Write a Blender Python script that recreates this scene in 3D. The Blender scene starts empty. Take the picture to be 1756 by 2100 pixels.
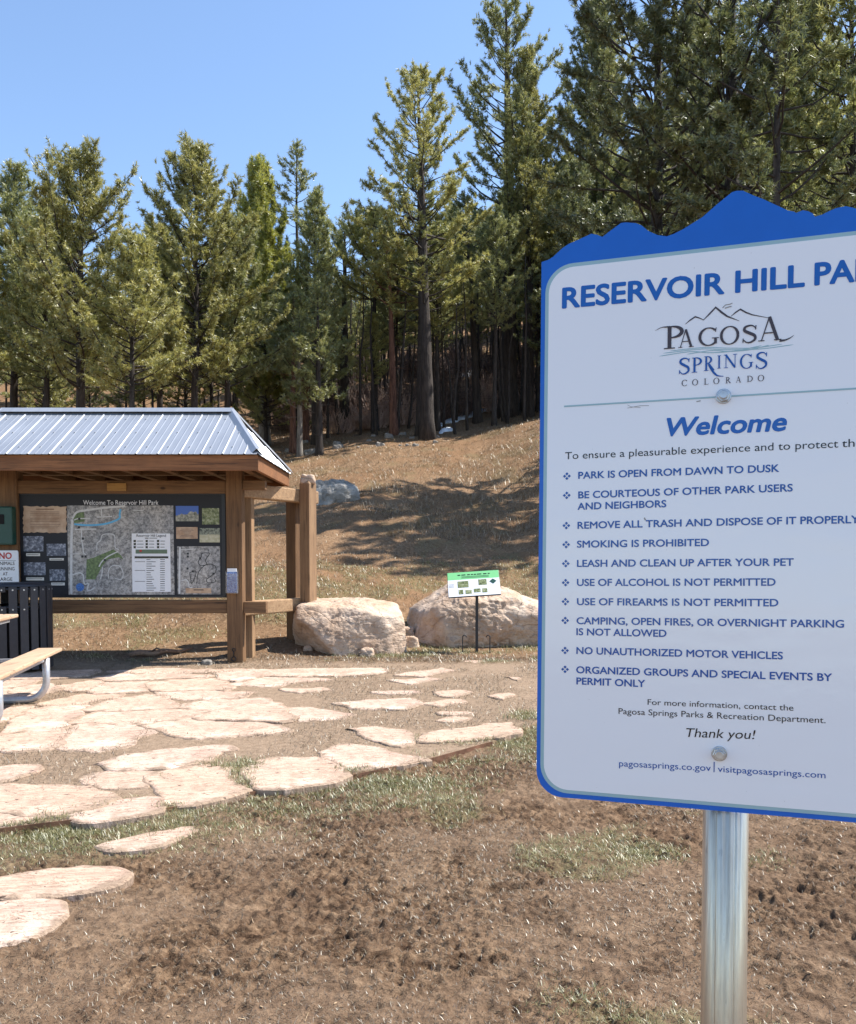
import bpy, bmesh, math, random
import numpy as np
from mathutils import Vector, Matrix

# ------------------------------------------------------------------ camera, sky, sun, exposure
scene = bpy.context.scene
F, CX, CY, EYE = 1759.6, 878.0, 1223.0, 1.55       # focal length and optical centre for a 1756 x 2100 frame; eye height in metres
PITCH = math.radians(-2.5)
cam_data = bpy.data.cameras.new('camera')
cam = bpy.data.objects.new('camera', cam_data)
scene.collection.objects.link(cam)
cam.location = (0, 0, EYE)
cam.rotation_euler = (math.pi / 2 + PITCH, 0, 0)
cam_data.sensor_fit = 'HORIZONTAL'
cam_data.sensor_width = 36.0
cam_data.lens = 36.0 * F / 1756.0
cam_data.shift_y = (CY - 1050.0) / 1756.0
cam_data.clip_start = 0.05
cam_data.clip_end = 2000.0
scene.camera = cam

SUN_EL = math.radians(55)
SUN_AZ = math.atan2(0.965, 0.26)                     # from +Y towards +X
SUN = Vector((math.cos(SUN_EL) * math.sin(SUN_AZ), math.cos(SUN_EL) * math.cos(SUN_AZ), math.sin(SUN_EL)))
world = bpy.data.worlds.new('World')
scene.world = world
world.use_nodes = True
wn = world.node_tree
sky = wn.nodes.new('ShaderNodeTexSky')
sky.sky_type = 'NISHITA'
sky.sun_disc = False
sky.sun_elevation = SUN_EL
sky.sun_rotation = SUN_AZ
sky.altitude = 900.0
sky.air_density = 1.1
sky.dust_density = 0.35
sky.ozone_density = 2.2
wn.links.new(sky.outputs[0], wn.nodes['Background'].inputs[0])
wn.nodes['Background'].inputs[1].default_value = 0.135
sun_data = bpy.data.lights.new('sun', 'SUN')
sun_data.energy = 5.0
sun_data.angle = math.radians(0.5)
sun_data.color = (1.0, 0.95, 0.87)
sun = bpy.data.objects.new('sun', sun_data)
scene.collection.objects.link(sun)
sun.location = (20, 10, 30)
sun.rotation_euler = SUN.to_track_quat('Z', 'Y').to_euler()
scene.view_settings.view_transform = 'Standard'
scene.view_settings.look = 'None'
scene.view_settings.gamma = 1.0
scene.view_settings.exposure = 0.98
scene.cycles.max_bounces = 8
scene.cycles.transparent_max_bounces = 8

# ------------------------------------------------------------------ geometry helpers
COS, SIN = math.cos(PITCH), math.sin(PITCH)
FW = np.array([0, COS, SIN]); UP = np.array([0, -SIN, COS]); RT = np.array([1.0, 0, 0]); EYEP = np.array([0, 0, EYE])
rng = np.random.default_rng(7)
random.seed(7)

def ray(px, py):
    return FW + RT * ((px - CX) / F) - UP * ((py - CY) / F)
def at(px, py, depth):
    """World point seen at (px, py) whose Y is depth."""
    r = ray(px, py)
    return EYEP + r * (depth / r[1])
def fl(px, py, z=0.0):
    """World point at height z seen at (px, py)."""
    r = ray(px, py)
    return EYEP + r * ((z - EYE) / r[2])

def _hash(ix, iy, iz, seed):
    h = (ix.astype(np.int64) * 374761393 + iy.astype(np.int64) * 668265263 + iz.astype(np.int64) * 2147483647 + seed * 974634777) & 0xffffffff
    h = ((h ^ (h >> 13)) * 1274126177) & 0xffffffff
    h = ((h ^ (h >> 16)) * 2246822519) & 0xffffffff
    return ((h ^ (h >> 15)) & 0xffffff) / float(0xffffff)
def noise2(x, y, seed=0):
    x = np.asarray(x, float); y = np.asarray(y, float)
    ix, iy = np.floor(x), np.floor(y); fx, fy = x - ix, y - iy
    fx = fx * fx * fx * (fx * (fx * 6 - 15) + 10); fy = fy * fy * fy * (fy * (fy * 6 - 15) + 10)
    z = np.zeros_like(ix)
    a = _hash(ix, iy, z, seed); b = _hash(ix + 1, iy, z, seed); c = _hash(ix, iy + 1, z, seed); d = _hash(ix + 1, iy + 1, z, seed)
    return (a + (b - a) * fx) * (1 - fy) + (c + (d - c) * fx) * fy
def noise3(p, seed=0):
    p = np.asarray(p, float); i = np.floor(p); f = p - i; f = f * f * (3 - 2 * f)
    r = 0
    for dx in (0, 1):
        for dy in (0, 1):
            for dz in (0, 1):
                w = (f[:, 0] if dx else 1 - f[:, 0]) * (f[:, 1] if dy else 1 - f[:, 1]) * (f[:, 2] if dz else 1 - f[:, 2])
                r = r + w * _hash(i[:, 0] + dx, i[:, 1] + dy, i[:, 2] + dz, seed)
    return r
def fbm2(x, y, seed=0, oct=4):
    s, a, t = 0, 1.0, 0
    for k in range(oct):
        s = s + a * noise2(x * 2 ** k + 17.3 * k, y * 2 ** k - 9.1 * k, seed + k); t += a; a *= .5
    return s / t
def smooth(a, b, x):
    t = np.clip((x - a) / (b - a), 0, 1)
    return t * t * (3 - 2 * t)

def mesh_from(name, V, faces, smooth_shade=False):
    """faces: list of index tuples, or an (n, k) int array."""
    me = bpy.data.meshes.new(name)
    V = np.asarray(V, float).reshape(-1, 3)
    if isinstance(faces, np.ndarray):
        n, k = faces.shape
        me.vertices.add(len(V)); me.vertices.foreach_set('co', V.ravel())
        me.loops.add(n * k); me.loops.foreach_set('vertex_index', faces.astype(np.int32).ravel())
        me.polygons.add(n); me.polygons.foreach_set('loop_start', np.arange(0, n * k, k, dtype=np.int32))
        me.update(calc_edges=True)
    else:
        me.from_pydata(V.tolist(), [], [tuple(int(i) for i in f) for f in faces])
        me.update()
    if smooth_shade:
        me.polygons.foreach_set('use_smooth', np.ones(len(me.polygons), bool))
    return me

class MB:
    """Collects shapes in world coordinates; build() links them as one mesh object."""
    def __init__(s): s.v = []; s.f = []
    def add(s, V, Fs):
        o = len(s.v)
        s.v.extend([tuple(map(float, p)) for p in V]); s.f.extend([tuple(o + int(i) for i in f) for f in Fs])
        return s
    def box(s, lo, hi, rz=0.0, c=None):
        (x0, y0, z0), (x1, y1, z1) = lo, hi
        P = np.array([(x0, y0, z0), (x1, y0, z0), (x1, y1, z0), (x0, y1, z0), (x0, y0, z1), (x1, y0, z1), (x1, y1, z1), (x0, y1, z1)], float)
        if rz:
            c = np.array(c if c is not None else P.mean(0)); d = P - c
            P = np.stack([d[:, 0] * math.cos(rz) - d[:, 1] * math.sin(rz), d[:, 0] * math.sin(rz) + d[:, 1] * math.cos(rz), d[:, 2]], 1) + c
        return s.add(P, [(0, 3, 2, 1), (4, 5, 6, 7), (0, 1, 5, 4), (1, 2, 6, 5), (2, 3, 7, 6), (3, 0, 4, 7)])
    def bar(s, a, b, w, h, up=(0, 0, 1)):
        a, b, up = np.array(a, float), np.array(b, float), np.array(up, float)
        d = (b - a) / np.linalg.norm(b - a); sx = np.cross(d, up); sx /= np.linalg.norm(sx); sz = np.cross(sx, d)
        P = [p + sx * i * w / 2 + sz * j * h / 2 for p in (a, b) for i, j in ((-1, -1), (1, -1), (1, 1), (-1, 1))]
        return s.add(P, [(0, 1, 2, 3), (7, 6, 5, 4), (0, 4, 5, 1), (1, 5, 6, 2), (2, 6, 7, 3), (3, 7, 4, 0)])
    def tube(s, pts, radii, n=8, cap=True):
        pts = [np.array(p, float) for p in pts]
        if not hasattr(radii, '__len__'): radii = [radii] * len(pts)
        ref = np.array([0.31, 0.17, 0.93]); V = []
        for i, p in enumerate(pts):
            d = pts[min(i + 1, len(pts) - 1)] - pts[max(i - 1, 0)]
            d = d / (np.linalg.norm(d) + 1e-12)
            if abs(d @ ref) > .97: ref = np.array([1.0, .1, 0])
            e1 = np.cross(d, ref); e1 /= np.linalg.norm(e1); e2 = np.cross(d, e1)
            ref = np.cross(e1, d) if i else ref
            for k in range(n):
                t = 2 * math.pi * k / n
                V.append(p + radii[i] * (math.cos(t) * e1 + math.sin(t) * e2))
        Fs = [(i * n + k, i * n + (k + 1) % n, (i + 1) * n + (k + 1) % n, (i + 1) * n + k) for i in range(len(pts) - 1) for k in range(n)]
        if cap: Fs += [tuple(range(n - 1, -1, -1)), tuple((len(pts) - 1) * n + k for k in range(n))]
        return s.add(V, Fs)
    def prism(s, poly, to3, w0, w1):
        """A flat outline (list of 2-D points) mapped by to3(u, v, w), closed between w0 and w1."""
        n = len(poly)
        V = [to3(u, v, w0) for u, v in poly] + [to3(u, v, w1) for u, v in poly]
        return s.add(V, [tuple(range(n - 1, -1, -1)), tuple(range(n, 2 * n))] + [(i, (i + 1) % n, n + (i + 1) % n, n + i) for i in range(n)])
    def build(s, name, m, parent=None, bevel=0, smooth_shade=False, seg=2):
        return obj(name, s.v, s.f, m, parent, bevel, smooth_shade, seg)

def root_loc(o):
    l = Vector((0, 0, 0))
    while o is not None: l = l + o.location; o = o.parent
    return l
def link(o, parent=None):
    scene.collection.objects.link(o); o.parent = parent; return o
def obj(name, V, faces, m, parent=None, bevel=0, smooth_shade=False, seg=2, origin=None):
    """ONE mesh object; V is in world coordinates."""
    V = np.asarray(V, float).reshape(-1, 3)
    if parent is not None: o0 = np.array(root_loc(parent)); loc = (0, 0, 0)
    else:
        o0 = np.array(origin) if origin is not None else np.zeros(3); loc = o0
    me = mesh_from(name, V - o0, faces, smooth_shade)
    if m is not None:
        for q in (m if isinstance(m, (list, tuple)) else [m]): me.materials.append(q)
    if not isinstance(faces, np.ndarray):
        bm = bmesh.new(); bm.from_mesh(me); bmesh.ops.recalc_face_normals(bm, faces=bm.faces); bm.to_mesh(me); bm.free()
    o = bpy.data.objects.new(name, me); o.location = loc; link(o, parent)
    if bevel:
        b = o.modifiers.new('bevel', 'BEVEL'); b.width = bevel; b.segments = seg; b.limit_method = 'ANGLE'; b.angle_limit = math.radians(35)
    return o
def tag(o, label=None, cat=None, group=None, kind=None):
    if label: o['label'] = label
    if cat: o['category'] = cat
    if group: o['group'] = group
    if kind: o['kind'] = kind
    return o
def thing(name, loc, label, cat, group=None):
    o = bpy.data.objects.new(name, None); o.location = loc; o.empty_display_size = .2
    return tag(link(o), label, cat, group)

# ------------------------------------------------------------------ material helpers
class NT:
    def __init__(s, name):
        s.m = bpy.data.materials.new(name); s.m.use_nodes = True; s.t = s.m.node_tree
        s.b = s.t.nodes['Principled BSDF']; s.out = s.t.nodes['Material Output']
        s.co = s.t.nodes.new('ShaderNodeTexCoord')
    def n(s, kind, **kw):
        q = s.t.nodes.new(kind)
        for k, v in kw.items():
            if hasattr(q, k): setattr(q, k, v)
        return q
    def l(s, a, b): s.t.links.new(a, b)
    def mapping(s, scale=(1, 1, 1), src='Object'):
        q = s.n('ShaderNodeMapping'); q.inputs['Scale'].default_value = scale; s.l(s.co.outputs[src], q.inputs[0]); return q.outputs[0]
    def noise(s, scale, vec, detail=6, rough=.6, dist=0.0):
        q = s.n('ShaderNodeTexNoise'); q.inputs['Scale'].default_value = scale; q.inputs['Detail'].default_value = detail
        q.inputs['Roughness'].default_value = rough; q.inputs['Distortion'].default_value = dist; s.l(vec, q.inputs['Vector']); return q.outputs[0]
    def ramp(s, fac, stops):
        q = s.n('ShaderNodeValToRGB'); e = q.color_ramp.elements
        while len(e) < len(stops): e.new(.5)
        for i, (p, c) in enumerate(stops): e[i].position = p; e[i].color = (*c, 1) if len(c) == 3 else c
        s.l(fac, q.inputs[0]); return q.outputs[0]
    def mix(s, fac, a, b, blend='MIX'):
        q = s.n('ShaderNodeMix', data_type='RGBA', blend_type=blend)
        for sock, v in ((q.inputs[0], fac), (q.inputs[6], a), (q.inputs[7], b)):
            if isinstance(v, (int, float)): sock.default_value = v
            elif isinstance(v, tuple): sock.default_value = (*v, 1)
            else: s.l(v, sock)
        return q.outputs[2]
    def math(s, op, a, b=0.0):
        q = s.n('ShaderNodeMath', operation=op)
        for i, v in enumerate((a, b)):
            if isinstance(v, (int, float)): q.inputs[i].default_value = v
            else: s.l(v, q.inputs[i])
        return q.outputs[0]
    def col(s, c):
        if isinstance(c, tuple): s.b.inputs['Base Color'].default_value = (*c, 1)
        else: s.l(c, s.b.inputs['Base Color'])
        return s
    def set(s, **kw):
        for k, v in kw.items():
            q = s.b.inputs[k.replace('_', ' ')]
            if isinstance(v, (int, float)): q.default_value = v
            else: s.l(v, q)
        return s
    def bump(s, h, strength=.5, dist=.01):
        q = s.n('ShaderNodeBump'); q.inputs['Strength'].default_value = strength; q.inputs['Distance'].default_value = dist
        s.l(h, q.inputs['Height']); s.l(q.outputs[0], s.b.inputs['Normal']); return s

def plain(name, c, rough=.5, metal=0.0, var=.12, scale=30.0, bump=.0):
    t = NT(name); n = t.noise(scale, t.co.outputs['Object'], 4)
    lo = tuple(x * (1 - var) for x in c); hi = tuple(min(1, x * (1 + var)) for x in c)
    t.col(t.ramp(n, [(.3, lo), (.7, hi)])).set(Roughness=rough, Metallic=metal)
    if bump: t.bump(n, bump, .003)
    return t.m

def wood(name, dark, light, axis, knots=True):
    t = NT(name); sc = [22, 22, 22]; sc[axis] = 1.1
    v = t.mapping(tuple(sc)); g = t.noise(1.0, v, 6, .65, .6)
    sc2 = [70, 70, 70]; sc2[axis] = 1.6
    f = t.noise(1.0, t.mapping(tuple(sc2)), 3, .6)
    c = t.ramp(g, [(.28, dark), (.5, tuple((a + b) / 2 for a, b in zip(dark, light))), (.72, light)])
    big = t.noise(1.3, t.co.outputs['Object'], 4)
    c = t.mix(t.ramp(big, [(.35, (0, 0, 0)), (.75, (.5, .5, .5))]), c, tuple(x * .55 for x in dark))
    crack = t.ramp(f, [(.34, (.16, .15, .14)), (.41, (1, 1, 1))])
    c = t.mix(.75, c, crack, 'MULTIPLY')
    if knots:
        vo = t.n('ShaderNodeTexVoronoi'); vo.inputs['Scale'].default_value = 2.6; s3 = [1.0, 1.0, 1.0]; s3[axis] = .55
        t.l(t.mapping(tuple(s3)), vo.inputs['Vector'])
        k = t.ramp(vo.outputs['Distance'], [(.035, (.16, .12, .1)), (.075, (1, 1, 1))])
        c = t.mix(.85, c, k, 'MULTIPLY')
    t.col(c).set(Roughness=.78).bump(t.math('ADD', g, f), .5, .006)
    return t.m

M = {}
TD, TL = (.095, .046, .019), (.25, .135, .058)
M['timber_x'] = wood('timber stained along x', TD, TL, 0)
M['timber_z'] = wood('timber stained upright', TD, TL, 2)
M['timber_pale'] = wood('timber pale upright', (.24, .135, .07), (.40, .25, .13), 2)  # paler tones for the wing rails and two of the posts
M['timber_pale_x'] = wood('timber pale along x', (.26, .15, .075), (.48, .31, .17), 0)
M['fascia'] = wood('fascia board red brown', (.15, .060, .022), (.33, .145, .056), 0)
M['tan_plank'] = wood('tan composite plank', (.43, .285, .18), (.55, .385, .255), 1, False)
M['plaque'] = wood('varnished plaque', (.32, .17, .05), (.48, .28, .09), 0, False)
M['black'] = plain('black paint', (.012, .012, .015), .45)
M['board'] = plain('black display board', (.006, .007, .011), .6)
M['slat_black'] = plain('charcoal slat', (.022, .023, .03), .5, 0, .2, 12, .15)
M['dark'] = plain('dark inside', (.006, .006, .006), .9)
M['steel'] = plain('grey steel tube', (.42, .43, .45), .42, .6, .15, 25, .1)
M['bolt'] = plain('zinc bolt', (.5, .51, .53), .3, .8, .2, 90)
M['white'] = plain('white print', (.72, .73, .75), .4, 0, .03)
M['blue_print'] = plain('blue print', (.001, .082, .36), .2, 0, .03)
M['blue_title'] = plain('blue heading print', (.002, .115, .46), .25, 0, .03)
M['board_blue'] = plain('blue board', (.001, .125, .56), .30, 0, .03)
M['teal'] = plain('pale teal print', (.34, .51, .54), .28, 0, .03)
M['ink'] = plain('dark ink', (.010, .009, .012), .2, 0, .03)
M['logo_brown'] = plain('dark plum ink', (.055, .035, .04), .3, 0, .03)
M['red'] = plain('red print', (.42, .02, .02), .4)
M['green_box'] = plain('dark green enamel', (.008, .055, .04), .4, 0, .1, 8)
M['green_print'] = plain('bright green print', (.17, .50, .20), .45, 0, .04)
M['cream'] = plain('cream paper', (.62, .6, .55), .6, 0, .05)
M['roadline'] = plain('map road white', (.55, .55, .54), .5)
M['mapgreen'] = plain('map green', (.115, .165, .065), .5, 0, .55, 30)
M['mapblue'] = plain('map river blue', (.10, .38, .62), .5)
M['snow'] = plain('old snow', (.72, .76, .82), .6, 0, .1, 3, .4)
M['rust'] = plain('rusty steel edging', (.20, .10, .06), .6, .4, .4, 9, .3)
M['chip'] = plain('pale wood chip', (.42, .29, .17), .8, 0, .2, 40)
M['twig'] = plain('grey brown twig', (.17, .125, .10), .85, 0, .3, 9)
M['branchwood'] = wood('dead branch', (.12, .07, .045), (.34, .22, .15), 0, False)

def sign_white():
    t = NT('white glossy sign laminate')
    n = t.noise(3.2, t.co.outputs['Object'], 3, .5); n2 = t.noise(55, t.co.outputs['Object'], 3, .6)
    mask = t.ramp(t.noise(4.5, t.mapping((1, 1, 3.2)), 2), [(.45, (0, 0, 0)), (.62, (1, 1, 1))])
    h = t.math('ADD', t.math('MULTIPLY', n, 1.0), t.math('MULTIPLY', t.math('MULTIPLY', n2, mask), .10))
    speck = t.ramp(t.noise(190, t.co.outputs['Object'], 2), [(.20, (.45, .42, .38)), (.235, (1, 1, 1))])
    t.col(t.mix(.5, (.92, .905, .915), speck, 'MULTIPLY')).set(Roughness=.17).bump(h, .35, .01)
    t.b.inputs['Specular IOR Level'].default_value = .65
    return t.m
M['sign_white'] = sign_white()

def galv():
    t = NT('galvanised pipe')
    s = t.noise(1.0, t.mapping((190, 190, 2.2)), 5, .7); d = t.noise(120, t.mapping((1, 1, .22)), 3, .6)
    c = t.ramp(s, [(.3, (.40, .36, .30)), (.5, (.52, .475, .40)), (.7, (.60, .555, .48))])
    pit = t.ramp(d, [(.25, (.55, .55, .56)), (.34, (1, 1, 1))])
    t.col(t.mix(.6, c, pit, 'MULTIPLY')).set(Roughness=t.ramp(s, [(.3, (.42, .42, .42)), (.7, (.26, .26, .26))]), Metallic=.85).bump(t.math('ADD', s, d), .25, .002)
    return t.m
M['galv'] = galv()

def roof_metal():
    t = NT('pale blue grey roofing steel')
    n = t.noise(1.6, t.co.outputs['Object'], 5); st = t.noise(1.0, t.mapping((14, 1.2, 1.2)), 4)
    c = t.ramp(t.math('ADD', t.math('MULTIPLY', n, .5), t.math('MULTIPLY', st, .5)), [(.35, (.28, .30, .335)), (.65, (.36, .38, .415))])
    t.col(c).set(Roughness=.38, Metallic=.35); return t.m
M['roof'] = roof_metal()

def rock_mat(name, c1, c2, c3):
    t = NT(name); v = t.co.outputs['Object']
    n = t.noise(2.2, v, 8, .62, .4); f = t.noise(16, v, 6, .7); strat = t.noise(1.0, t.mapping((2, 2, 9)), 5, .6, .8)
    c = t.ramp(n, [(.3, c1), (.5, c2), (.72, c3)])
    c = t.mix(t.ramp(strat, [(.40, (.0, .0, .0)), (.75, (.5, .5, .5))]), c, c1)
    pit = t.ramp(f, [(.30, (.42, .36, .32)), (.42, (1, 1, 1))])
    c = t.mix(.6, c, pit, 'MULTIPLY')
    cr = t.noise(1.0, t.mapping((.8, .8, 1.3)), 4, .5, .5)
    crack = t.ramp(cr, [(.485, (1, 1, 1)), (.499, (.22, .17, .13)), (.513, (1, 1, 1))])
    c = t.mix(.35, c, crack, 'MULTIPLY')
    lich = t.ramp(t.noise(7, v, 5, .7), [(.60, (0, 0, 0)), (.68, (.55, .55, .55))])
    c = t.mix(lich, c, tuple(x * .55 for x in (c2[1], c2[1], c2[1])))
    t.col(c).set(Roughness=.9).bump(t.math('ADD', t.math('MULTIPLY', crack, .22), t.math('ADD', t.math('MULTIPLY', f, .6), t.math('ADD', n, strat))), 1.0, .045)
    return t.m
M['sandstone'] = rock_mat('tan sandstone', (.36, .235, .15), (.52, .385, .285), (.62, .51, .41))
M['fieldstone'] = rock_mat('grey tan field stone', (.15, .13, .11), (.24, .215, .185), (.35, .32, .285))
M['greystone'] = rock_mat('blue grey boulder', (.17, .155, .135), (.29, .27, .24), (.43, .41, .375))

def flag_mat():
    t = NT('pink flagstone'); v = t.co.outputs['Object']; info = t.n('ShaderNodeObjectInfo')
    n = t.noise(1.8, v, 6, .6, .5); f = t.noise(40, v, 5, .7)
    c = t.ramp(n, [(.32, (.40, .26, .195)), (.5, (.56, .41, .32)), (.66, (.68, .54, .44))])
    c = t.mix(t.math('MULTIPLY', info.outputs['Random'], .7), c, (.50, .345, .245))
    dust = t.ramp(t.noise(3.5, v, 5, .65), [(.52, (0, 0, 0)), (.68, (.75, .75, .75))])
    c = t.mix(dust, c, (.30, .21, .145))
    ra = t.n('ShaderNodeAttribute'); ra.attribute_name = 'rim'           # soil trodden over the rims of the stones
    soil = t.math('ADD', t.math('MULTIPLY', ra.outputs['Fac'], .30), t.math('MULTIPLY', t.noise(5.5, v, 7, .72), 1.0))
    c = t.mix(t.ramp(soil, [(.685, (0, 0, 0)), (.80, (.9, .9, .9))]), c, (.29, .205, .14))
    speck = t.ramp(t.noise(27, v, 2, .5), [(.29, (.12, .09, .07)), (.325, (1, 1, 1))])
    c = t.mix(.85, c, speck, 'MULTIPLY')
    crack = t.ramp(t.noise(1.0, t.mapping((2.5, 9, 1)), 7, .7, 1.5), [(.475, (1, 1, 1)), (.498, (.25, .18, .13)), (.515, (1, 1, 1))])
    c = t.mix(.8, c, crack, 'MULTIPLY')
    t.col(c).set(Roughness=.88).bump(t.math('ADD', f, t.math('MULTIPLY', t.noise(1.0, t.mapping((3, 11, 1)), 6, .7, 1.0), 3)), .7, .012)
    return t.m
M['flag'] = flag_mat()

def ground_mat():
    t = NT('earth'); v = t.co.outputs['Object']
    a = t.n('ShaderNodeVertexColor'); a.layer_name = 'zone'
    sep = t.n('ShaderNodeSeparateColor'); t.l(a.outputs[0], sep.inputs[0])
    n1 = t.noise(1.3, v, 6, .6); n2 = t.noise(14, v, 6, .7); n3 = t.noise(70, v, 4, .7)
    mud = t.ramp(n2, [(.36, (.048, .027, .015)), (.5, (.142, .088, .052)), (.66, (.255, .170, .104))])
    mud = t.mix(t.math('MULTIPLY', t.math('SUBTRACT', 1.0, a.outputs['Alpha']), .8), mud, t.ramp(n2, [(.3, (.155, .100, .062)), (.7, (.285, .198, .130))]))
    mud = t.mix(t.ramp(n1, [(.42, (0, 0, 0)), (.7, (.5, .5, .5))]), mud, (.13, .082, .052))
    dust = t.ramp(n2, [(.3, (.215, .15, .10)), (.7, (.36, .265, .185))])
    hill = t.ramp(n2, [(.30, (.085, .052, .028)), (.5, (.235, .145, .082)), (.70, (.38, .26, .155))])
    hill = t.mix(t.ramp(t.noise(.35, v, 5, .65), [(.4, (0, 0, 0)), (.62, (.8, .8, .8))]), hill, (.21, .12, .062))
    c = t.mix(sep.outputs[2], mud, hill)
    c = t.mix(sep.outputs[0], c, dust)
    gm = t.math('MULTIPLY', sep.outputs[1], t.ramp(n2, [(.4, (0, 0, 0)), (.62, (.7, .7, .7))]))
    c = t.mix(gm, c, (.14, .14, .065))
    fine = t.ramp(n3, [(.3, (.55, .52, .5)), (.6, (1.0, 1.0, 1.0))])
    c = t.mix(.7, c, fine, 'MULTIPLY')
    t.col(c).set(Roughness=.95).bump(t.math('ADD', t.math('MULTIPLY', n2, 1.0), t.math('MULTIPLY', n3, .5)), 1.0, .02)
    t.b.inputs['Specular IOR Level'].default_value = .15
    return t.m
M['earth'] = ground_mat()

def leafy(name, cols, transl=.3, tcol=None, attr='tint'):
    t = NT(name); a = t.n('ShaderNodeAttribute'); a.attribute_name = attr
    info = t.n('ShaderNodeObjectInfo')
    c = t.ramp(a.outputs['Fac'], [(i / (len(cols) - 1), q) for i, q in enumerate(cols)])
    hsv = t.n('ShaderNodeHueSaturation'); t.l(c, hsv.inputs['Color'])
    t.l(t.math('ADD', t.math('MULTIPLY', info.outputs['Random'], .30), .85), hsv.inputs['Value'])
    c = hsv.outputs[0]
    d = t.n('ShaderNodeBsdfDiffuse'); tr = t.n('ShaderNodeBsdfTranslucent'); mx = t.n('ShaderNodeMixShader')
    t.l(c, d.inputs[0]); t.l(c, tr.inputs[0]); mx.inputs[0].default_value = transl
    gl = t.n('ShaderNodeBsdfGlossy'); gl.inputs['Roughness'].default_value = .45; gl.inputs[0].default_value = (.9, .92, .9, 1)
    mg = t.n('ShaderNodeMixShader'); mg.inputs[0].default_value = .09
    t.l(d.outputs[0], mx.inputs[1]); t.l(tr.outputs[0], mx.inputs[2])
    t.l(mx.outputs[0], mg.inputs[1]); t.l(gl.outputs[0], mg.inputs[2]); t.l(mg.outputs[0], t.out.inputs[0])
    return t.m
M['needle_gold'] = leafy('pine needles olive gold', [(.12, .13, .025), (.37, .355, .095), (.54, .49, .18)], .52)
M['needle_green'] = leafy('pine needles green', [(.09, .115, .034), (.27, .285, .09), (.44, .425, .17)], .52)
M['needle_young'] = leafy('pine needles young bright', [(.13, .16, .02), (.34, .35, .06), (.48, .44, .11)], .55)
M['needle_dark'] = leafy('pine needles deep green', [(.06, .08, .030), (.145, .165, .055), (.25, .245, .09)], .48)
M['blade_green'] = leafy('green grass', [(.075, .082, .022), (.19, .185, .06), (.38, .33, .17)], .3)
M['blade_dry'] = leafy('dry grass', [(.085, .052, .027), (.225, .152, .082), (.42, .325, .20)], .25)
M['litter'] = leafy('dead grass litter', [(.085, .056, .034), (.175, .125, .073), (.29, .225, .135)], .15)

def bark(name, c1, c2):
    t = NT(name); v = t.mapping((9, 9, 1.6)); n = t.noise(1.0, v, 6, .7, .5)
    t.col(t.ramp(n, [(.35, c1), (.65, c2)])).set(Roughness=.95).bump(n, 1.0, .06); return t.m
M['bark'] = bark('dark pine bark', (.016, .012, .010), (.065, .050, .041))
M['bark_red'] = bark('red pine bark', (.05, .022, .014), (.20, .095, .06))
M['bark_pale'] = bark('grey young bark', (.10, .085, .07), (.26, .23, .20))

# ------------------------------------------------------------------ ground
EDGE_PX = [(-700, 1790), (-300, 1740), (0, 1701), (150, 1683), (314, 1664), (525, 1621), (699, 1592), (860, 1562), (989, 1528), (1070, 1498), (1180, 1440), (1300, 1395), (1500, 1365)]
EDGE = np.array([fl(*p)[:2] for p in EDGE_PX])
def edge_y(x):
    return np.interp(x, EDGE[:, 0], EDGE[:, 1])
def macro(x, y):
    x = np.asarray(x, float); y = np.asarray(y, float)
    q = y - 14.3 + .35 * np.clip(-(x + 1), -3, 1)
    ramp = np.where(q > 12, q, np.log1p(np.exp(np.clip(q * 1.6, -40, 40))) / 1.6)
    ramp = np.minimum(ramp, 88 + (ramp - 88) * .1)
    side = .125 * np.clip(x, -11, 30) * smooth(15, 34, y)
    z = .272 * ramp + side + .12 * np.clip(y - 48, 0, 62) * smooth(48, 60, y)
    # the low grassy bank beside the shelter and the bank on the right
    z = z + .22 * smooth(14.6, 15.8, y) * np.exp(-((x + 3.2) / 1.6) ** 2) * (1 - smooth(17, 21, y))
    z = z + .7 * smooth(26, 31, y) * smooth(1.5, 7, x) * (1 - smooth(38, 46, y))
    return z
def patio_w(x, y):
    w = smooth(-.02, .06, y - edge_y(x))
    far = 1 - smooth(12.3, 13.3, y + .25 * (fbm2(x * .8, y * .8, 31) - .5))
    return w * far
def zone(x, y):
    pat = patio_w(x, y)
    hill = smooth(12.4, 14.5, y)
    g = fbm2(x * 1.1, y * 1.1, 51, 4)
    d = edge_y(x) - y                                   # in front of the edging
    band = smooth(-.05, .05, d) * (1 - smooth(.25, 1.0, d + .5 * (g - .5)))
    green = np.clip(band * smooth(.30, .52, g) + .75 * smooth(.60, .72, g) * (1 - pat), 0, 1)
    bank = smooth(13.6, 15, y) * (1 - smooth(18, 21, y)) * (1 - smooth(2, 5, x))
    green = np.maximum(green, .85 * bank * smooth(.42, .6, g))
    return pat, green, hill
def loose(x, y): return .25 + .75 * smooth(.30, .64, fbm2(x * 2.1, y * 2.1, 77, 5))
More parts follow.
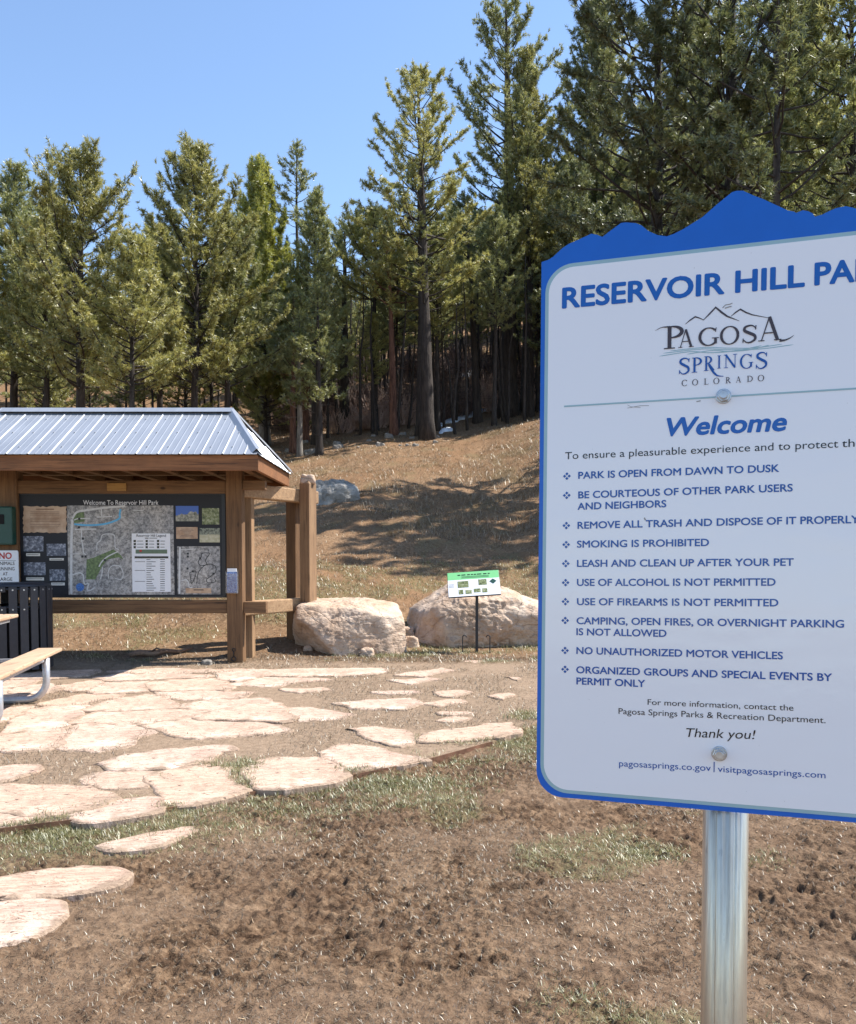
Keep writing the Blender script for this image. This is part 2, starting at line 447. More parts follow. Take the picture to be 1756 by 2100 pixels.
def gz(x, y):
    x = np.asarray(x, float); y = np.asarray(y, float)
    z = macro(x, y)
    far = smooth(13, 17, y)
    z = z + far * (.28 * (fbm2(x * .35, y * .35, 3, 3) - .5) + .16 * (fbm2(x * 1.6, y * 1.6, 9, 3) - .5))
    pat = patio_w(x, y)
    near = (1 - smooth(9, 13, y)) * (y > 0)
    rough = near * (1 - .86 * pat)
    patch = .10 + 1.0 * loose(x, y)
    wx, wy = .05 * noise2(x / .16, y / .16, 61), .05 * noise2(x / .16, y / .16, 62)
    c1 = noise2((x + wx) / .05, (y + wy) / .06, 5); c2 = noise2(x / .027 + 3, y / .027, 6); c3 = noise2(x / .018, y / .018 + 5, 8)
    bill = np.abs(c1 - .5) * 2
    clod = .013 * (bill - .4) + .020 * (c2 - .5) + .017 * (c3 - .5) - .032 * smooth(.62, .80, noise2(x / .11 + 9, y / .09, 12)) * c2 
    z = z + rough * patch * clod * 1.15 + rough * .05 * (fbm2(x * 1.4, y * 1.4, 21, 3) - .5)
    z = z - .035 * smooth(-.02, .06, edge_y(x) - y) * near   # the mud lies lower than the paved terrace
    return z

def spaced(lo, hi, step): return list(np.arange(lo, hi, step))
xs = spaced(-2.6, 2.3, .0085)
s, x = .0085, 2.3
while x < 170: xs.append(x); s *= 1.045; x += min(s, 6)
s, x = .0085, -2.6
while x > -170: s *= 1.045 if x < -3.6 else 1.012; x -= min(s, 6); xs.insert(0, x)
ys = []; y = 2.3
while y < 260: ys.append(y); y += min(max(.0075, y * y / 1330 * .62), max(.11, (y - 14) * .02), 6)
y, s = 2.3, .02
while y > -60: y -= s; s = min(s * 1.12, 8); ys.insert(0, y)
gx, gy = np.meshgrid(np.array(xs), np.array(ys))
nx, ny = len(xs), len(ys)
G = np.stack([gx.ravel(), gy.ravel(), gz(gx.ravel(), gy.ravel())], 1)
i = np.arange(ny - 1)[:, None] * nx + np.arange(nx - 1)[None, :]
GF = np.stack([i, i + 1, i + nx + 1, i + nx], -1).reshape(-1, 4)
ground = obj('ground', G, GF, M['earth'], smooth_shade=True)
za, zg, zh = zone(G[:, 0], G[:, 1])
ca = ground.data.color_attributes.new('zone', 'FLOAT_COLOR', 'POINT')
ca.data.foreach_set('color', np.stack([za, zg, zh, loose(G[:, 0], G[:, 1])], 1).ravel())
tag(ground, 'bare brown earth running from trampled mud up a dry needle covered hillside', None, None, 'structure')

def ground_hit(px, py, d0=3.0, d1=140.0):
    ds = np.geomspace(d0, d1, 1500)
    r = ray(px, py); P = EYEP + r[None, :] * (ds / r[1])[:, None]
    below = P[:, 2] < gz(P[:, 0], P[:, 1])
    k = int(np.argmax(below)) if below.any() else len(ds) - 1
    return P[k]

# ------------------------------------------------------------------ lettering
_txt = {}
def glyphs(body, bold=0.0, shear=0.0):
    """Flat text outline mesh: verts (x, y), faces."""
    k = (body, bold, shear)
    if k in _txt: return _txt[k]
    cu = bpy.data.curves.new('text', 'FONT'); cu.body = body; cu.size = 1.0; cu.shear = shear
    cu.resolution_u = 4; cu.fill_mode = 'FRONT'
    o = bpy.data.objects.new('text', cu); scene.collection.objects.link(o)
    dg = bpy.context.evaluated_depsgraph_get(); dg.update()
    me = o.evaluated_get(dg).to_mesh()
    V = np.array([v.co[:2] for v in me.vertices]); Fs = [tuple(p.vertices) for p in me.polygons]
    o.evaluated_get(dg).to_mesh_clear()
    bpy.data.objects.remove(o); bpy.data.curves.remove(cu)
    _txt[k] = (V, Fs); return V, Fs
_h = glyphs('H')[0]; CAP = _h[:, 1].max()

def lettering(mb, body, p0, p1, cap, to3, w, bold=0.0, shear=0.0):
    """Set body between plane points p0 and p1 (its left and right ends on the baseline) with capitals cap high."""
    V, Fs = glyphs(body, bold, shear)
    p0, p1 = np.array(p0), np.array(p1); d = p1 - p0; L = np.linalg.norm(d); e = d / L; nrm = np.array([-e[1], e[0]])
    # sheared text leans past its own ends, so fit the upright widths
    V0, _ = glyphs(body, bold, 0.0)
    a, b = V0[:, 0].min(), V0[:, 0].max()
    x = (V[:, 0] - a) / (b - a) * L; yv = V[:, 1] / CAP * cap
    if shear: x = (V[:, 0] - shear * V[:, 1] - a) / (b - a) * L + shear * yv
    P = p0 + x[:, None] * e + yv[:, None] * nrm
    mb.add([to3(u, v, w) for u, v in P], Fs)
    if bold > .004:                                    # heavier weight: the outline thickened all round
        for k in range(8):
            a_ = k * math.pi / 4; du, dv = bold * 1.15 * cap / CAP * math.cos(a_), bold * 1.15 * cap / CAP * math.sin(a_) * .9
            mb.add([to3(u + du, v + dv, w + (k + 1) * 1.2e-5) for u, v in P], Fs)

def ribbon(mb, pts, widths, to3, w):
    """A flat painted stroke."""
    pts = np.array(pts, float); n = len(pts)
    if not hasattr(widths, '__len__'): widths = [widths] * n
    V = []
    for k in range(n):
        d = pts[min(k + 1, n - 1)] - pts[max(k - 1, 0)]; d = d / (np.linalg.norm(d) + 1e-12); q = np.array([-d[1], d[0]]) * widths[k] / 2
        V += [to3(*(pts[k] + q), w), to3(*(pts[k] - q), w)]
    mb.add(V, [(2 * k, 2 * k + 1, 2 * k + 3, 2 * k + 2) for k in range(n - 1)])
def curve_pts(pts, n=8):
    """Catmull-Rom through pts."""
    P = [np.array(p, float) for p in pts]; P = [2 * P[0] - P[1]] + P + [2 * P[-1] - P[-2]]; out = []
    for k in range(1, len(P) - 2):
        for t in np.linspace(0, 1, n, endpoint=False):
            a, b, c, d = P[k - 1:k + 3]
            out.append(.5 * ((2 * b) + (c - a) * t + (2 * a - 5 * b + 4 * c - d) * t * t + (3 * b - a - 3 * c + d) * t ** 3))
    out.append(P[-2]); return np.array(out)

# serif capitals as strokes in a box one unit high: each stroke is (points, widths)
T, N = .15, .055
def _arc(cx, cy, rx, ry, a0, a1, thick, thin, n=26):
    P, W = [], []
    for a in np.linspace(math.radians(a0), math.radians(a1), n):
        P.append((cx + rx * math.cos(a), cy + ry * math.sin(a))); W.append(thin + (thick - thin) * abs(math.cos(a)) ** 1.3)
    return P, W
def _serif(x, y, w): return ([(x - w / 2, y), (x + w / 2, y)], [.045, .045])
SERIF = {
    'P': (.62, [([(.14, 0), (.14, 1)], [T, T]), _serif(.14, .022, .32), _serif(.10, .978, .22), _arc(.20, .735, .30, .245, 92, -92, T, N)]),
    'A': (.82, [([(.10, 0), (.40, 1)], [N, N]), ([(.40, 1.0), (.72, 0)], [T, T]), ([(.19, .33), (.60, .33)], [N, N]), _serif(.10, .022, .24), _serif(.72, .022, .28)]),
    'G': (.82, [_arc(.42, .5, .34, .48, 45, 318, T, N), ([(.68, .40), (.68, .10)], [T * .9, T * .9]), _serif(.67, .41, .26), ([(.70, .98), (.675, .74)], [.04, .05])]),
    'O': (.88, [_arc(.44, .5, .35, .48, 0, 360, T, N, 44)]),
    'S': (.60, [(curve_pts([(.49, .80), (.40, .94), (.27, .965), (.13, .88), (.12, .70), (.28, .55), (.45, .40), (.47, .19), (.33, .04), (.19, .04), (.07, .20)], 5), None), ([(.50, .96), (.485, .72)], [.045, .05]), ([(.065, .03), (.07, .27)], [.045, .05])]),
    'R': (.72, [([(.14, 0), (.14, 1)], [T, T]), _serif(.14, .022, .32), _serif(.10, .978, .22), _arc(.20, .745, .28, .235, 92, -92, T, N), ([(.30, .51), (.66, .0)], [T * .8, T])]),
    'I': (.34, [([(.17, 0), (.17, 1)], [T, T]), _serif(.17, .022, .32), _serif(.17, .978, .32)]),
    'N': (.86, [([(.14, 0), (.14, 1)], [N, N]), ([(.12, 1), (.70, 0)], [T, T]), ([(.70, 0), (.70, 1)], [N, N]), _serif(.14, .022, .26), _serif(.10, .978, .20), _serif(.70, .978, .26)]),
    'C': (.78, [_arc(.42, .5, .34, .48, 42, 318, T, N), ([(.69, .98), (.67, .74)], [.04, .05])]),
    'L': (.62, [([(.14, 0), (.14, 1)], [T, T]), _serif(.14, .978, .32), ([(.02, .025), (.56, .025)], [.05, .05]), ([(.545, 0), (.56, .24)], [.05, .045])]),
    'D': (.84, [([(.14, 0), (.14, 1)], [T, T]), _arc(.22, .5, .50, .475, 88, -88, T, N), _serif(.14, .022, .30), _serif(.14, .978, .30)]),
}
def serif_letter(mb, ch, x0, x1, base, cap, to3, w, slope=0.0):
    """One letter between plane abscissae x0 and x1."""
    adv, strokes = SERIF[ch]; allx = [p[0] for s_, _ in strokes for p in s_]
    a, b = min(allx) - .02, max(allx) + .05
    sx = (x1 - x0) / (b - a)
    for k, (P, W) in enumerate(strokes):
        P = np.array(P); n = len(P)
        if W is None: W = .05 + .10 * np.sin(np.linspace(0, math.pi, n)) ** 2
        Q = np.stack([x0 + (P[:, 0] - a) * sx, base + slope * (x0 + (P[:, 0] - a) * sx) + P[:, 1] * cap], 1)
        ribbon(mb, Q, np.array(W) * (sx * .5 + cap * .36), to3, w + k * 4e-5)

# ------------------------------------------------------------------ the big park sign in front
SM = np.array([[0.94738, 0.31996, 0.0101], [-0.3201, 0.94654, 0.04002], [0.00324, -0.04115, 0.99915]])
ST = np.array([0.3649, 1.06919, 1.75007])
def sg(u, v, w): return ST + SM[:, 0] * u + SM[:, 2] * v - SM[:, 1] * w
def suv(px, py):
    r = ray(px, py); n = SM[:, 1]; k = ((ST - EYEP) @ n) / (r @ n); q = EYEP + k * r - ST
    return np.array([q @ SM[:, 0], q @ SM[:, 2]])
def s2(x, y): return suv((1240 + x / 2.2894) * .8749, (400 + y / 2.2894) * .8749)       # a point read off an enlargement of the sign's top
def s3(x, y): return suv((1240 + x / 2.2894) * .8749, (1050 + y / 2.2897) * .8749)      # ... and of its lower part
def rrect(u0, v0, u1, v1, r, n=10, corners=(1, 1, 1, 1)):
    P = []
    for (cx, cy, a0, on) in ((u1 - r, v1 - r, 0, corners[0]), (u0 + r, v1 - r, 90, corners[1]), (u0 + r, v0 + r, 180, corners[2]), (u1 - r, v0 + r, 270, corners[3])):
        if on: P += [(cx + r * math.cos(math.radians(a0 + 90 * k / n)), cy + r * math.sin(math.radians(a0 + 90 * k / n))) for k in range(n + 1)]
        else: P.append((cx + (r if cx > (u0 + u1) / 2 else -r), cy + (r if cy > (v0 + v1) / 2 else -r)))
    return P
post_top = sg(.008, .16, -.036); post_low = sg(.0085, -.62, -.036)
pd = (post_low - post_top) / np.linalg.norm(post_low - post_top)
foot = post_top + pd * ((post_top[2] + .35) / -pd[2])
big = thing('park_sign', (foot[0], foot[1], 0), 'big white and blue park rules sign with mountain shaped top on galvanised pipe post', 'sign')
UH = .2286
sil = [(68, 490), (105, 478), (130, 462), (180, 415), (215, 392), (270, 368), (335, 338), (365, 343), (395, 355), (440, 320), (495, 280), (520, 277), (575, 281), (605, 293), (640, 322), (690, 345), (740, 352), (780, 338), (830, 312), (930, 250), (1010, 180), (1090, 115), (1115, 107), (1150, 107), (1200, 130), (1265, 155), (1330, 185), (1390, 213), (1420, 218), (1435, 226), (1470, 212), (1500, 217), (1525, 230), (1535, 247), (1575, 235), (1615, 215), (1650, 200), (1700, 190), (1740, 198)]
top = [tuple(s2(*p)) for p in sil]
last = top[-1]
top += [(.165, last[1] - .012), (.18, last[1] - .013), (.195, last[1] - .026), (.212, last[1] - .034), (UH, .193)]
r = .034; bot = [(UH - r + r * math.cos(a), -.512 + r + r * math.sin(a)) for a in np.linspace(0, -math.pi / 2, 9)] + [(-UH + r + r * math.cos(a), -.512 + r + r * math.sin(a)) for a in np.linspace(-math.pi / 2, -math.pi, 9)]
b = MB().prism(top + bot, sg, -.004, 0.0)
board = b.build('board', M['board_blue'], big)
fu0, fv0, fv1 = -UH + .0052, -.506, .186
MB().prism(rrect(fu0, fv0, -fu0, fv1, .036), sg, .0001, .0005).build('teal_border', M['teal'], big)
MB().prism(rrect(fu0 + .0046, fv0 + .0045, -fu0 - .0046, fv1 - .005, .032), sg, .0006, .0009).build('face', M['sign_white'], big)
LW = .0013
def line2(mb, body, x0, y0, x1, y1, cap, bold, shear=0.0, f=s2):
    a, c = f(x0, y0), f(x1, y1); h = np.linalg.norm(f(x0, y0 - cap) - a)
    lettering(mb, body, a, c, h, sg, LW, bold, shear)
mb = MB(); line2(mb, 'RESERVOIR HILL', 183, 738, 1475, 621, 104, .028)
a, c = s2(1537, 614), s2(1475, 621); e = (s2(1475, 621) - s2(183, 738)); e /= np.linalg.norm(e)
a = s2(1537, 614); lettering(mb, 'PARK', a, a + e * .0885, np.linalg.norm(s2(183, 634) - s2(183, 738)), sg, LW, .028)
mb.build('title_lettering', M['blue_title'], big)
mb = MB(); line2(mb, 'Welcome', 722, 1425, 1372, 1394, 92, .028, .22); mb.build('welcome_lettering', M['blue_title'], big)
mb = MB()
a, c = s2(195, 1550), s2(1660, 1486); lettering(mb, 'To ensure a pleasurable experience and to protect', a, c, np.linalg.norm(s2(195, 1512) - a), sg, LW, .001)
e = (c - a) / np.linalg.norm(c - a); a2 = s2(1680, 1485); lettering(mb, 'the', a2, a2 + e * .0225, np.linalg.norm(s2(195, 1512) - a), sg, LW, .001)
mb.build('intro_lettering', M['ink'], big)
rules = MB()
for (body, x0, y0, x1, y1, cap) in [
    ('PARK IS OPEN FROM DAWN TO DUSK', 267, 166, 1342, 128, 36), ('BE COURTEOUS OF OTHER PARK USERS', 267, 271, 1415, 233, 36), ('AND NEIGHBORS', 263, 332, 737, 318, 36),
    ('SMOKING IS PROHIBITED', 260, 535, 966, 526, 36), ('LEASH AND CLEAN UP AFTER YOUR PET', 260, 638, 1420, 632, 36),
    ('USE OF ALCOHOL IS NOT PERMITTED', 260, 740, 1323, 739, 36), ('USE OF FIREARMS IS NOT PERMITTED', 260, 843, 1338, 850, 36), ('CAMPING, OPEN FIRES, OR OVERNIGHT PARKING', 258, 945, 1690, 964, 36),
    ('IS NOT ALLOWED', 257, 1004, 738, 1014, 36), ('NO UNAUTHORIZED MOTOR VEHICLES', 257, 1105, 1362, 1134, 36), ('ORGANIZED GROUPS AND SPECIAL EVENTS BY', 256, 1208, 1625, 1251, 36), ('PERMIT ONLY', 257, 1268, 623, 1283, 36)]:
    line2(rules, body, x0, y0, x1, y1, cap, .019, 0, s3)
a, c = s3(263, 434), s3(1255, 412); e = (c - a) / np.linalg.norm(c - a); hh = np.linalg.norm(s3(263, 398) - a)
lettering(rules, 'REMOVE ALL TRASH AND DISPOSE', a, c, hh, sg, LW, .019)
a = s3(1277, 412); c = s3(1736, 404); lettering(rules, 'OF IT PROPERLY', a, a + (c - a) * 1.075, hh, sg, LW, .019)
rules.build('rules_lettering', M['blue_print'], big)
mb = MB()
for x, y in ((205, 152), (204, 255), (202, 417), (201, 519), (199, 621), (198, 723), (197, 825), (196, 926), (195, 1087), (195, 1188)):
    c = s3(x, y)
    for dx, dy in ((1, 0), (-1, 0), (0, 1), (0, -1)):
        o = c + np.array([dx, dy]) * .0030; q = .0021
        mb.add([sg(*(o + np.array(d) * q), LW) for d in ((1, 0), (0, 1), (-1, 0), (0, -1))], [(0, 1, 2, 3)])
mb.build('bullet_marks', M['blue_print'], big)
mb = MB()
line2(mb, 'For more information, contact the', 638, 1378, 1420, 1410, 30, -.002, 0, s3)
line2(mb, 'Pagosa Springs Parks & Recreation Department.', 482, 1427, 1592, 1477, 31, -.002, 0, s3)
line2(mb, 'Thank you!', 836, 1550, 1208, 1562, 47, .002, .22, s3)
mb.build('contact_lettering', M['ink'], big)
mb = MB()
line2(mb, 'pagosasprings.co.gov', 485, 1708, 977, 1734, 33, .002, 0, s3); line2(mb, 'visitpagosasprings.com', 1014, 1738, 1592, 1772, 33, .002, 0, s3)
ribbon(mb, [s3(994, 1740), s3(995, 1684)], .0011, sg, LW)
mb.build('web_lettering', M['blue_print'], big)
# the town emblem
em = MB()
for P, wd in (([(840, 825), (868, 802), (893, 785), (915, 792), (940, 803)], [.0004, .0014, .0017, .0012, .0006]), ([(935, 805), (968, 772), (1003, 735), (1035, 762), (1065, 783), (1130, 808)], [.0005, .0016, .0022, .0022, .0018, .0004]), ([(1085, 783), (1110, 762), (1135, 745), (1165, 762), (1200, 775), (1290, 792)], [.0005, .0014, .0018, .0016, .0012, .0004])):
    ribbon(em, [s2(*p) for p in P], np.array(wd) * 1.15, sg, LW)
def serif_word(mb, letters, f, w):
    """letters: (char, left x, right x, baseline y, cap height) read off the enlargement."""
    for ch, x0, x1, yb, cap in letters:
        a, c = f(x0, yb), f(x1, yb); h = np.linalg.norm(f(x0, yb - cap) - a)
        ue = c - a; sl = -.062
        serif_letter(mb, ch, a[0], c[0], a[1] - 0, h, lambda u, v, w_, a=a: sg(u, v + 0 * (u - a[0]), w_), w)
serif_word(em, [('P', 722, 830, 960, 120), ('A', 800, 890, 953, 96), ('G', 915, 1026, 945, 97), ('O', 1030, 1128, 938, 98), ('S', 1146, 1226, 929, 96), ('A', 1228, 1362, 919, 128)], s2, LW + .0004)
ribbon(em, [s2(*p) for p in curve_pts([(680, 860), (705, 846), (730, 840), (760, 838)])], np.linspace(.0004, .0016, 25), sg, LW + .0002)
ribbon(em, [s2(*p) for p in curve_pts([(1345, 914), (1372, 911), (1400, 900), (1422, 885)])], np.linspace(.0030, .0004, 25), sg, LW + .0002)
em.build('emblem_mark', M['logo_brown'], big)
wv = MB()
for k, (dy, x0, x1) in enumerate(((0, 760, 1360), (9, 720, 1420), (18, 850, 1290), (25, 700, 1250))):
    ribbon(wv, [s2(*p) for p in curve_pts([(x0, 968 + dy + (x0 < 750) * 4), (x0 + (x1 - x0) * .3, 950 + dy * .9), ((x0 + x1) / 2, 953 + dy), (x0 + (x1 - x0) * .75, 952 + dy * .6), (x1, 932 + dy * .3)])], [.0003] + [.0011] * 31 + [.0003], sg, LW - .0003 + k * 5e-5)
ribbon(wv, [s2(190, 1266), s2(1008, 1216)], .0021, sg, LW); ribbon(wv, [s2(1084, 1211), s2(1756, 1170), s2(1850, 1164)], .0021, sg, LW)
wv.build('teal_lines', M['teal'], big)
em = MB()
serif_word(em, [('S', 806, 866, 1096, 88), ('P', 872, 928, 1086, 80), ('R', 938, 996, 1077, 78), ('I', 1010, 1034, 1064, 70), ('N', 1044, 1122, 1062, 72), ('G', 1136, 1208, 1066, 78), ('S', 1218, 1282, 1067, 90)], s2, LW + .0004)
ribbon(em, [s2(*p) for p in curve_pts([(966, 1040), (985, 1075), (1010, 1100), (1045, 1105)])], np.concatenate([np.full(12, .0026), np.linspace(.0026, .0006, 13)]), sg, LW + .0003)
em.build('emblem_word', M['blue_print'], big)
em = MB()
cx_ = [822, 878, 939, 992, 1055, 1110, 1170, 1230]
for ch, x0, wd in zip('COLORADO', cx_, (28, 30, 26, 30, 28, 31, 31, 32)):
    serif_word(em, [(ch, x0, x0 + wd, 1158 - (x0 - 822) * .064, 33)], s2, LW + .0004)
em.build('emblem_caption', M['logo_brown'], big)
sm = MB()
for P, wd in (([(1040, 738), (1055, 722), (1080, 718), (1092, 712)], .0010), ([(1052, 740), (1072, 733), (1088, 730)], .0012), ([(530, 1275), (600, 1262), (645, 1262)], .0006), ([(530, 1258), (548, 1268), (600, 1272)], .0005), ([(900, 1240), (922, 1236)], .0012)):
    ribbon(sm, [s2(*p) for p in P], wd, sg, LW + .0001)
ribbon(sm, [s3(620, 375), s3(627, 388)], .0016, sg, LW)
sm.build('scuff_marks', plain('grey scuff', (.30, .29, .28), .7), big)
def sign_bolt(c):
    root = MB()
    hexa = [(c[0] + .0080 * math.cos(math.radians(a)), c[1] + .0080 * math.sin(math.radians(a))) for a in range(10, 370, 60)]
    fl_ = [(c[0] + .0094 * math.cos(math.radians(a)), c[1] + .0094 * math.sin(math.radians(a))) for a in range(0, 360, 12)]
    root.prism(fl_, sg, .001, .0024); root.prism(hexa, sg, .0024, .0085)
    o = root.build('bolt', M['bolt'], big, .0009)
    sh = MB().prism([(c[0] + .0052 * math.cos(math.radians(a)), c[1] + .0052 * math.sin(math.radians(a))) for a in range(0, 360, 15)], sg, .0085, .0125)
    sh.build('thread', M['bolt'], o, .0008)
sign_bolt(s2(1045, 1212)); sign_bolt(s3(1022, 1640))
# the pipe: a round tube with two pressed ridges along its front
V = []; NP = 240
pu = np.cross(pd, SM[:, 1]); pu /= np.linalg.norm(pu); pw = np.cross(pu, pd)
for p in (post_top, foot):
    for k in range(NP):
        a_ = 2 * math.pi * k / NP; dg_ = abs(abs((math.degrees(a_) % 180) - 90)); rr = .0278 - .0013 * math.exp(-((dg_ - 25) / 1.6) ** 2) + .0007 * math.exp(-((dg_ - 11) / 5) ** 2) - .0006 * math.exp(-(dg_ / 5) ** 2)
        V.append(p + rr * (math.cos(a_) * pu + math.sin(a_) * pw * (1 if True else 0)))
MB().add(V, [(k, (k + 1) % NP, NP + (k + 1) % NP, NP + k) for k in range(NP)] + [tuple(range(NP)), tuple(range(2 * NP - 1, NP - 1, -1))]).build('post', M['galv'], big)
for pz in big.children:
    if pz.name == 'post': pz.data.polygons.foreach_set('use_smooth', [True] * NP + [False, False])

# ------------------------------------------------------------------ the information shelter
YF = 12.6                                            # front faces of its front posts
def kx(px, depth): return at(px, 1146, depth)[0]
kiosk = thing('information_shelter', (-4.55, 12.7, 0), 'timber trailhead shelter with ribbed steel hip roof framing a black map board', 'kiosk')
XR0, XR1 = kx(464, YF), kx(497, YF); XL0, XL1 = kx(-2, YF), kx(37, YF)
ZE, ZR, Y0, Y1, YR = 2.965, 3.74, 11.6, 14.2, 12.9     # eave and ridge heights, front and back eaves, ridge line
RX0, RX1 = kx(-75, Y0) - .15, kx(531, Y0)
RG0, RG1 = kx(14, YR), kx(478, YR)
RX0 = RG0 + RG1 - RX1
def post(x0, x1, y0, y1, z1, m, rz=0): return MB().box((x0, y0, -.3), (x1, y1, z1), rz).build('post', M[m], kiosk, .012)
post(XR0, XR1, YF, YF + .22, 2.9, 'timber_z'); post(XL0, XL1, YF, YF + .22, 2.9, 'timber_z')
post(XR0 + .06, XR1 + .045, YF + .47, YF + .68, 2.75, 'timber_pale')
def zpx(py, depth): return at(CX, py, depth)[2]
YB = YF + .03
MB().box((XL1 - .1, YB, zpx(1012, YB)), (XR0 - .002, YB + .16, zpx(985, YB))).build('top_beam', M['timber_x'], kiosk, .01)
MB().box((XL1 - .1, YB, zpx(1258, YB)), (XR0 - .002, YB + .16, zpx(1231, YB))).build('bottom_beam', M['timber_x'], kiosk, .01)
for (p0, p1) in ((985, 1004), (1234, 1258)):           # the stubs of the front beams past the right post
    MB().box((XR1 + .002, YB, zpx(p1, YB)), (kx(545, YB), YB + .14, zpx(p0, YB))).build('beam_stub', M['timber_x'], kiosk, .008)
# the angled wing: two rails held between paired posts
wa = np.array([XR1 - .12, YF + .345, 0]); wp = at(621, 1146, 14.3); wd = np.array([wp[0] - wa[0], wp[1] - wa[1], 0]); wd /= np.linalg.norm(wd)
wend = wa + wd * (np.linalg.norm((wp - wa)[:2]) + .34)
for z0, z1 in ((2.475, 2.69), (.69, .905)):
    a_, b_ = wa.copy(), wend.copy(); a_[2] = b_[2] = (z0 + z1) / 2
    MB().bar(a_, b_, .18, z1 - z0).build('wing_rail', M['timber_pale_x'], kiosk, .02)
wn_ = np.array([wd[1], -wd[0], 0])                     # towards the camera
ang = math.atan2(wd[1], wd[0])
c = wa + wd * (np.linalg.norm((wp - wa)[:2]) - .10) + wn_ * .19
q = MB()
P = np.array([(-.1, -.1), (.1, -.1), (.1, .1), (-.1, .1)]); ca_, sa_ = math.cos(ang), math.sin(ang)
P2 = [(c[0] + x * ca_ - y * sa_, c[1] + x * sa_ + y * ca_) for x, y in P]
zt = zpx(992, c[1]); tp = [(c[0] + (x - c[0]) * .55, c[1] + (y - c[1]) * .55, zt + .05) for x, y in P2]
q.add([(x, y, -.3) for x, y in P2] + [(x, y, zt) for x, y in P2] + tp, [(0, 1, 5, 4), (1, 2, 6, 5), (2, 3, 7, 6), (3, 0, 4, 7), (4, 5, 9, 8), (5, 6, 10, 9), (6, 7, 11, 10), (7, 4, 8, 11), (8, 9, 10, 11), (3, 2, 1, 0)])
q.build('wing_post', M['timber_pale'], kiosk, .01)
c2_ = wa + wd * (np.linalg.norm((wp - wa)[:2]) + .02) - wn_ * .19
MB().box((c2_[0] - .1, c2_[1] - .1, -.3), (c2_[0] + .1, c2_[1] + .1, zpx(1003, c2_[1])), ang, c2_).build('wing_post', M['timber_z'], kiosk, .012)
# roof sheets: ribs pressed into the sheet, running down the slope
def rib(t):
    f = (t / .29) % 1.0; g = (t / .29 * 3) % 1.0
    return .009 * max(0, 1 - abs(f - .5) / .055) ** .6 + .005 * max(0, 1 - abs(g - .5) / .12)
def roof_sheet(along, lo, hi, ends, foot_, nrm):
    """Strip columns from eave to the ridge or hip: along gives samples, lo(t), hi(t) points."""
    mb = MB(); V = []
    for t in along:
        h = rib(t)
        V += [np.array(lo(t)) + np.array(nrm) * h, np.array(hi(t)) + np.array(nrm) * h]
    n = len(along)
    mb.add(V, [(2 * k, 2 * k + 2, 2 * k + 3, 2 * k + 1) for k in range(n - 1)])
    o = mb.build('roof_sheet', M['roof'], kiosk)
    s_ = o.modifiers.new('thickness', 'SOLIDIFY'); s_.thickness = .006; s_.offset = -1
    return o
OV = .04
def hip(t):                                           # how far up the slope (0..1) the sheet reaches at x = t
    return min(1, (t - RX0) / (RG0 - RX0), (RX1 - t) / (RX1 - RG1))
sl = np.array([0, -(ZR - ZE), (YR - Y0)]); sl /= np.linalg.norm(sl)
xs_ = np.arange(RX0 + .005, RX1 - .005, .0072)
roof_sheet(xs_, lambda t: (t, Y0 - OV, ZE - OV * .6 + .012), lambda t: (t, Y0 + (YR - Y0) * hip(t), ZE + (ZR - ZE) * hip(t) + .012), None, None, sl)
sb = np.array([0, (ZR - ZE), (Y1 - YR)]); sb /= np.linalg.norm(sb)
roof_sheet(xs_, lambda t: (t, Y1 + OV, ZE - OV * .6 + .012), lambda t: (t, Y1 + (YR - Y1) * hip(t), ZE + (ZR - ZE) * hip(t) + .012), None, None, sb)
for X, XG in ((RX1, RG1), (RX0, RG0)):
    se = np.array([(ZR - ZE) * (1 if X > XG else -1), 0, abs(X - XG)]); se /= np.linalg.norm(se)
    hp = lambda t: min(1, (t - Y0) / (YR - Y0), (Y1 - t) / (Y1 - YR))
    roof_sheet(np.arange(Y0 + .005, Y1 - .005, .0072), lambda t: (X + (OV if X > XG else -OV), t, ZE - OV + .012), lambda t: (X + (XG - X) * hp(t), t, ZE + (ZR - ZE) * hp(t) + .012), None, None, se)
def cap_strip(a, b_, w, name):
    a, b_ = np.array(a, float), np.array(b_, float); d = (b_ - a) / np.linalg.norm(b_ - a); sx = np.cross(d, (0, 0, 1)); sx /= np.linalg.norm(sx); u_ = np.cross(sx, d)
    drop = .09 if name == 'hip_cap' else .075
    P = [p + o for p in (a, b_) for o in (sx * w - u_ * drop, sx * .02 + u_ * .0, -sx * .02, -sx * w - u_ * drop)]
    o = MB().add(P, [(0, 1, 5, 4), (1, 2, 6, 5), (2, 3, 7, 6)]).build(name, M['roof'], kiosk)
    s_ = o.modifiers.new('thickness', 'SOLIDIFY'); s_.thickness = .004; s_.offset = 1
cap_strip((RG0 - .03, YR, ZR + .055), (RG1 + .03, YR, ZR + .055), .13, 'ridge_cap')
for X, XG in ((RX1, RG1), (RX0, RG0)):
    for Y in (Y0, Y1): cap_strip((XG, YR, ZR + .06), (X, Y, ZE + .06), .10, 'hip_cap')
mb = MB()                                             # screw heads dotted down the front sheet
for k, t in enumerate(np.arange(RX0 + .2, RX1 - .1, .29)):
    for f in (.12, .45, .78):
        if f < hip(t) - .05:
            p = np.array((t + .05, Y0 + (YR - Y0) * f, ZE + (ZR - ZE) * f + .012)) + sl * .006; mb.bar(p, p + sl * .008, .018, .018, (1, 0, 0))
mb.build('roof_screws', M['steel'], kiosk)
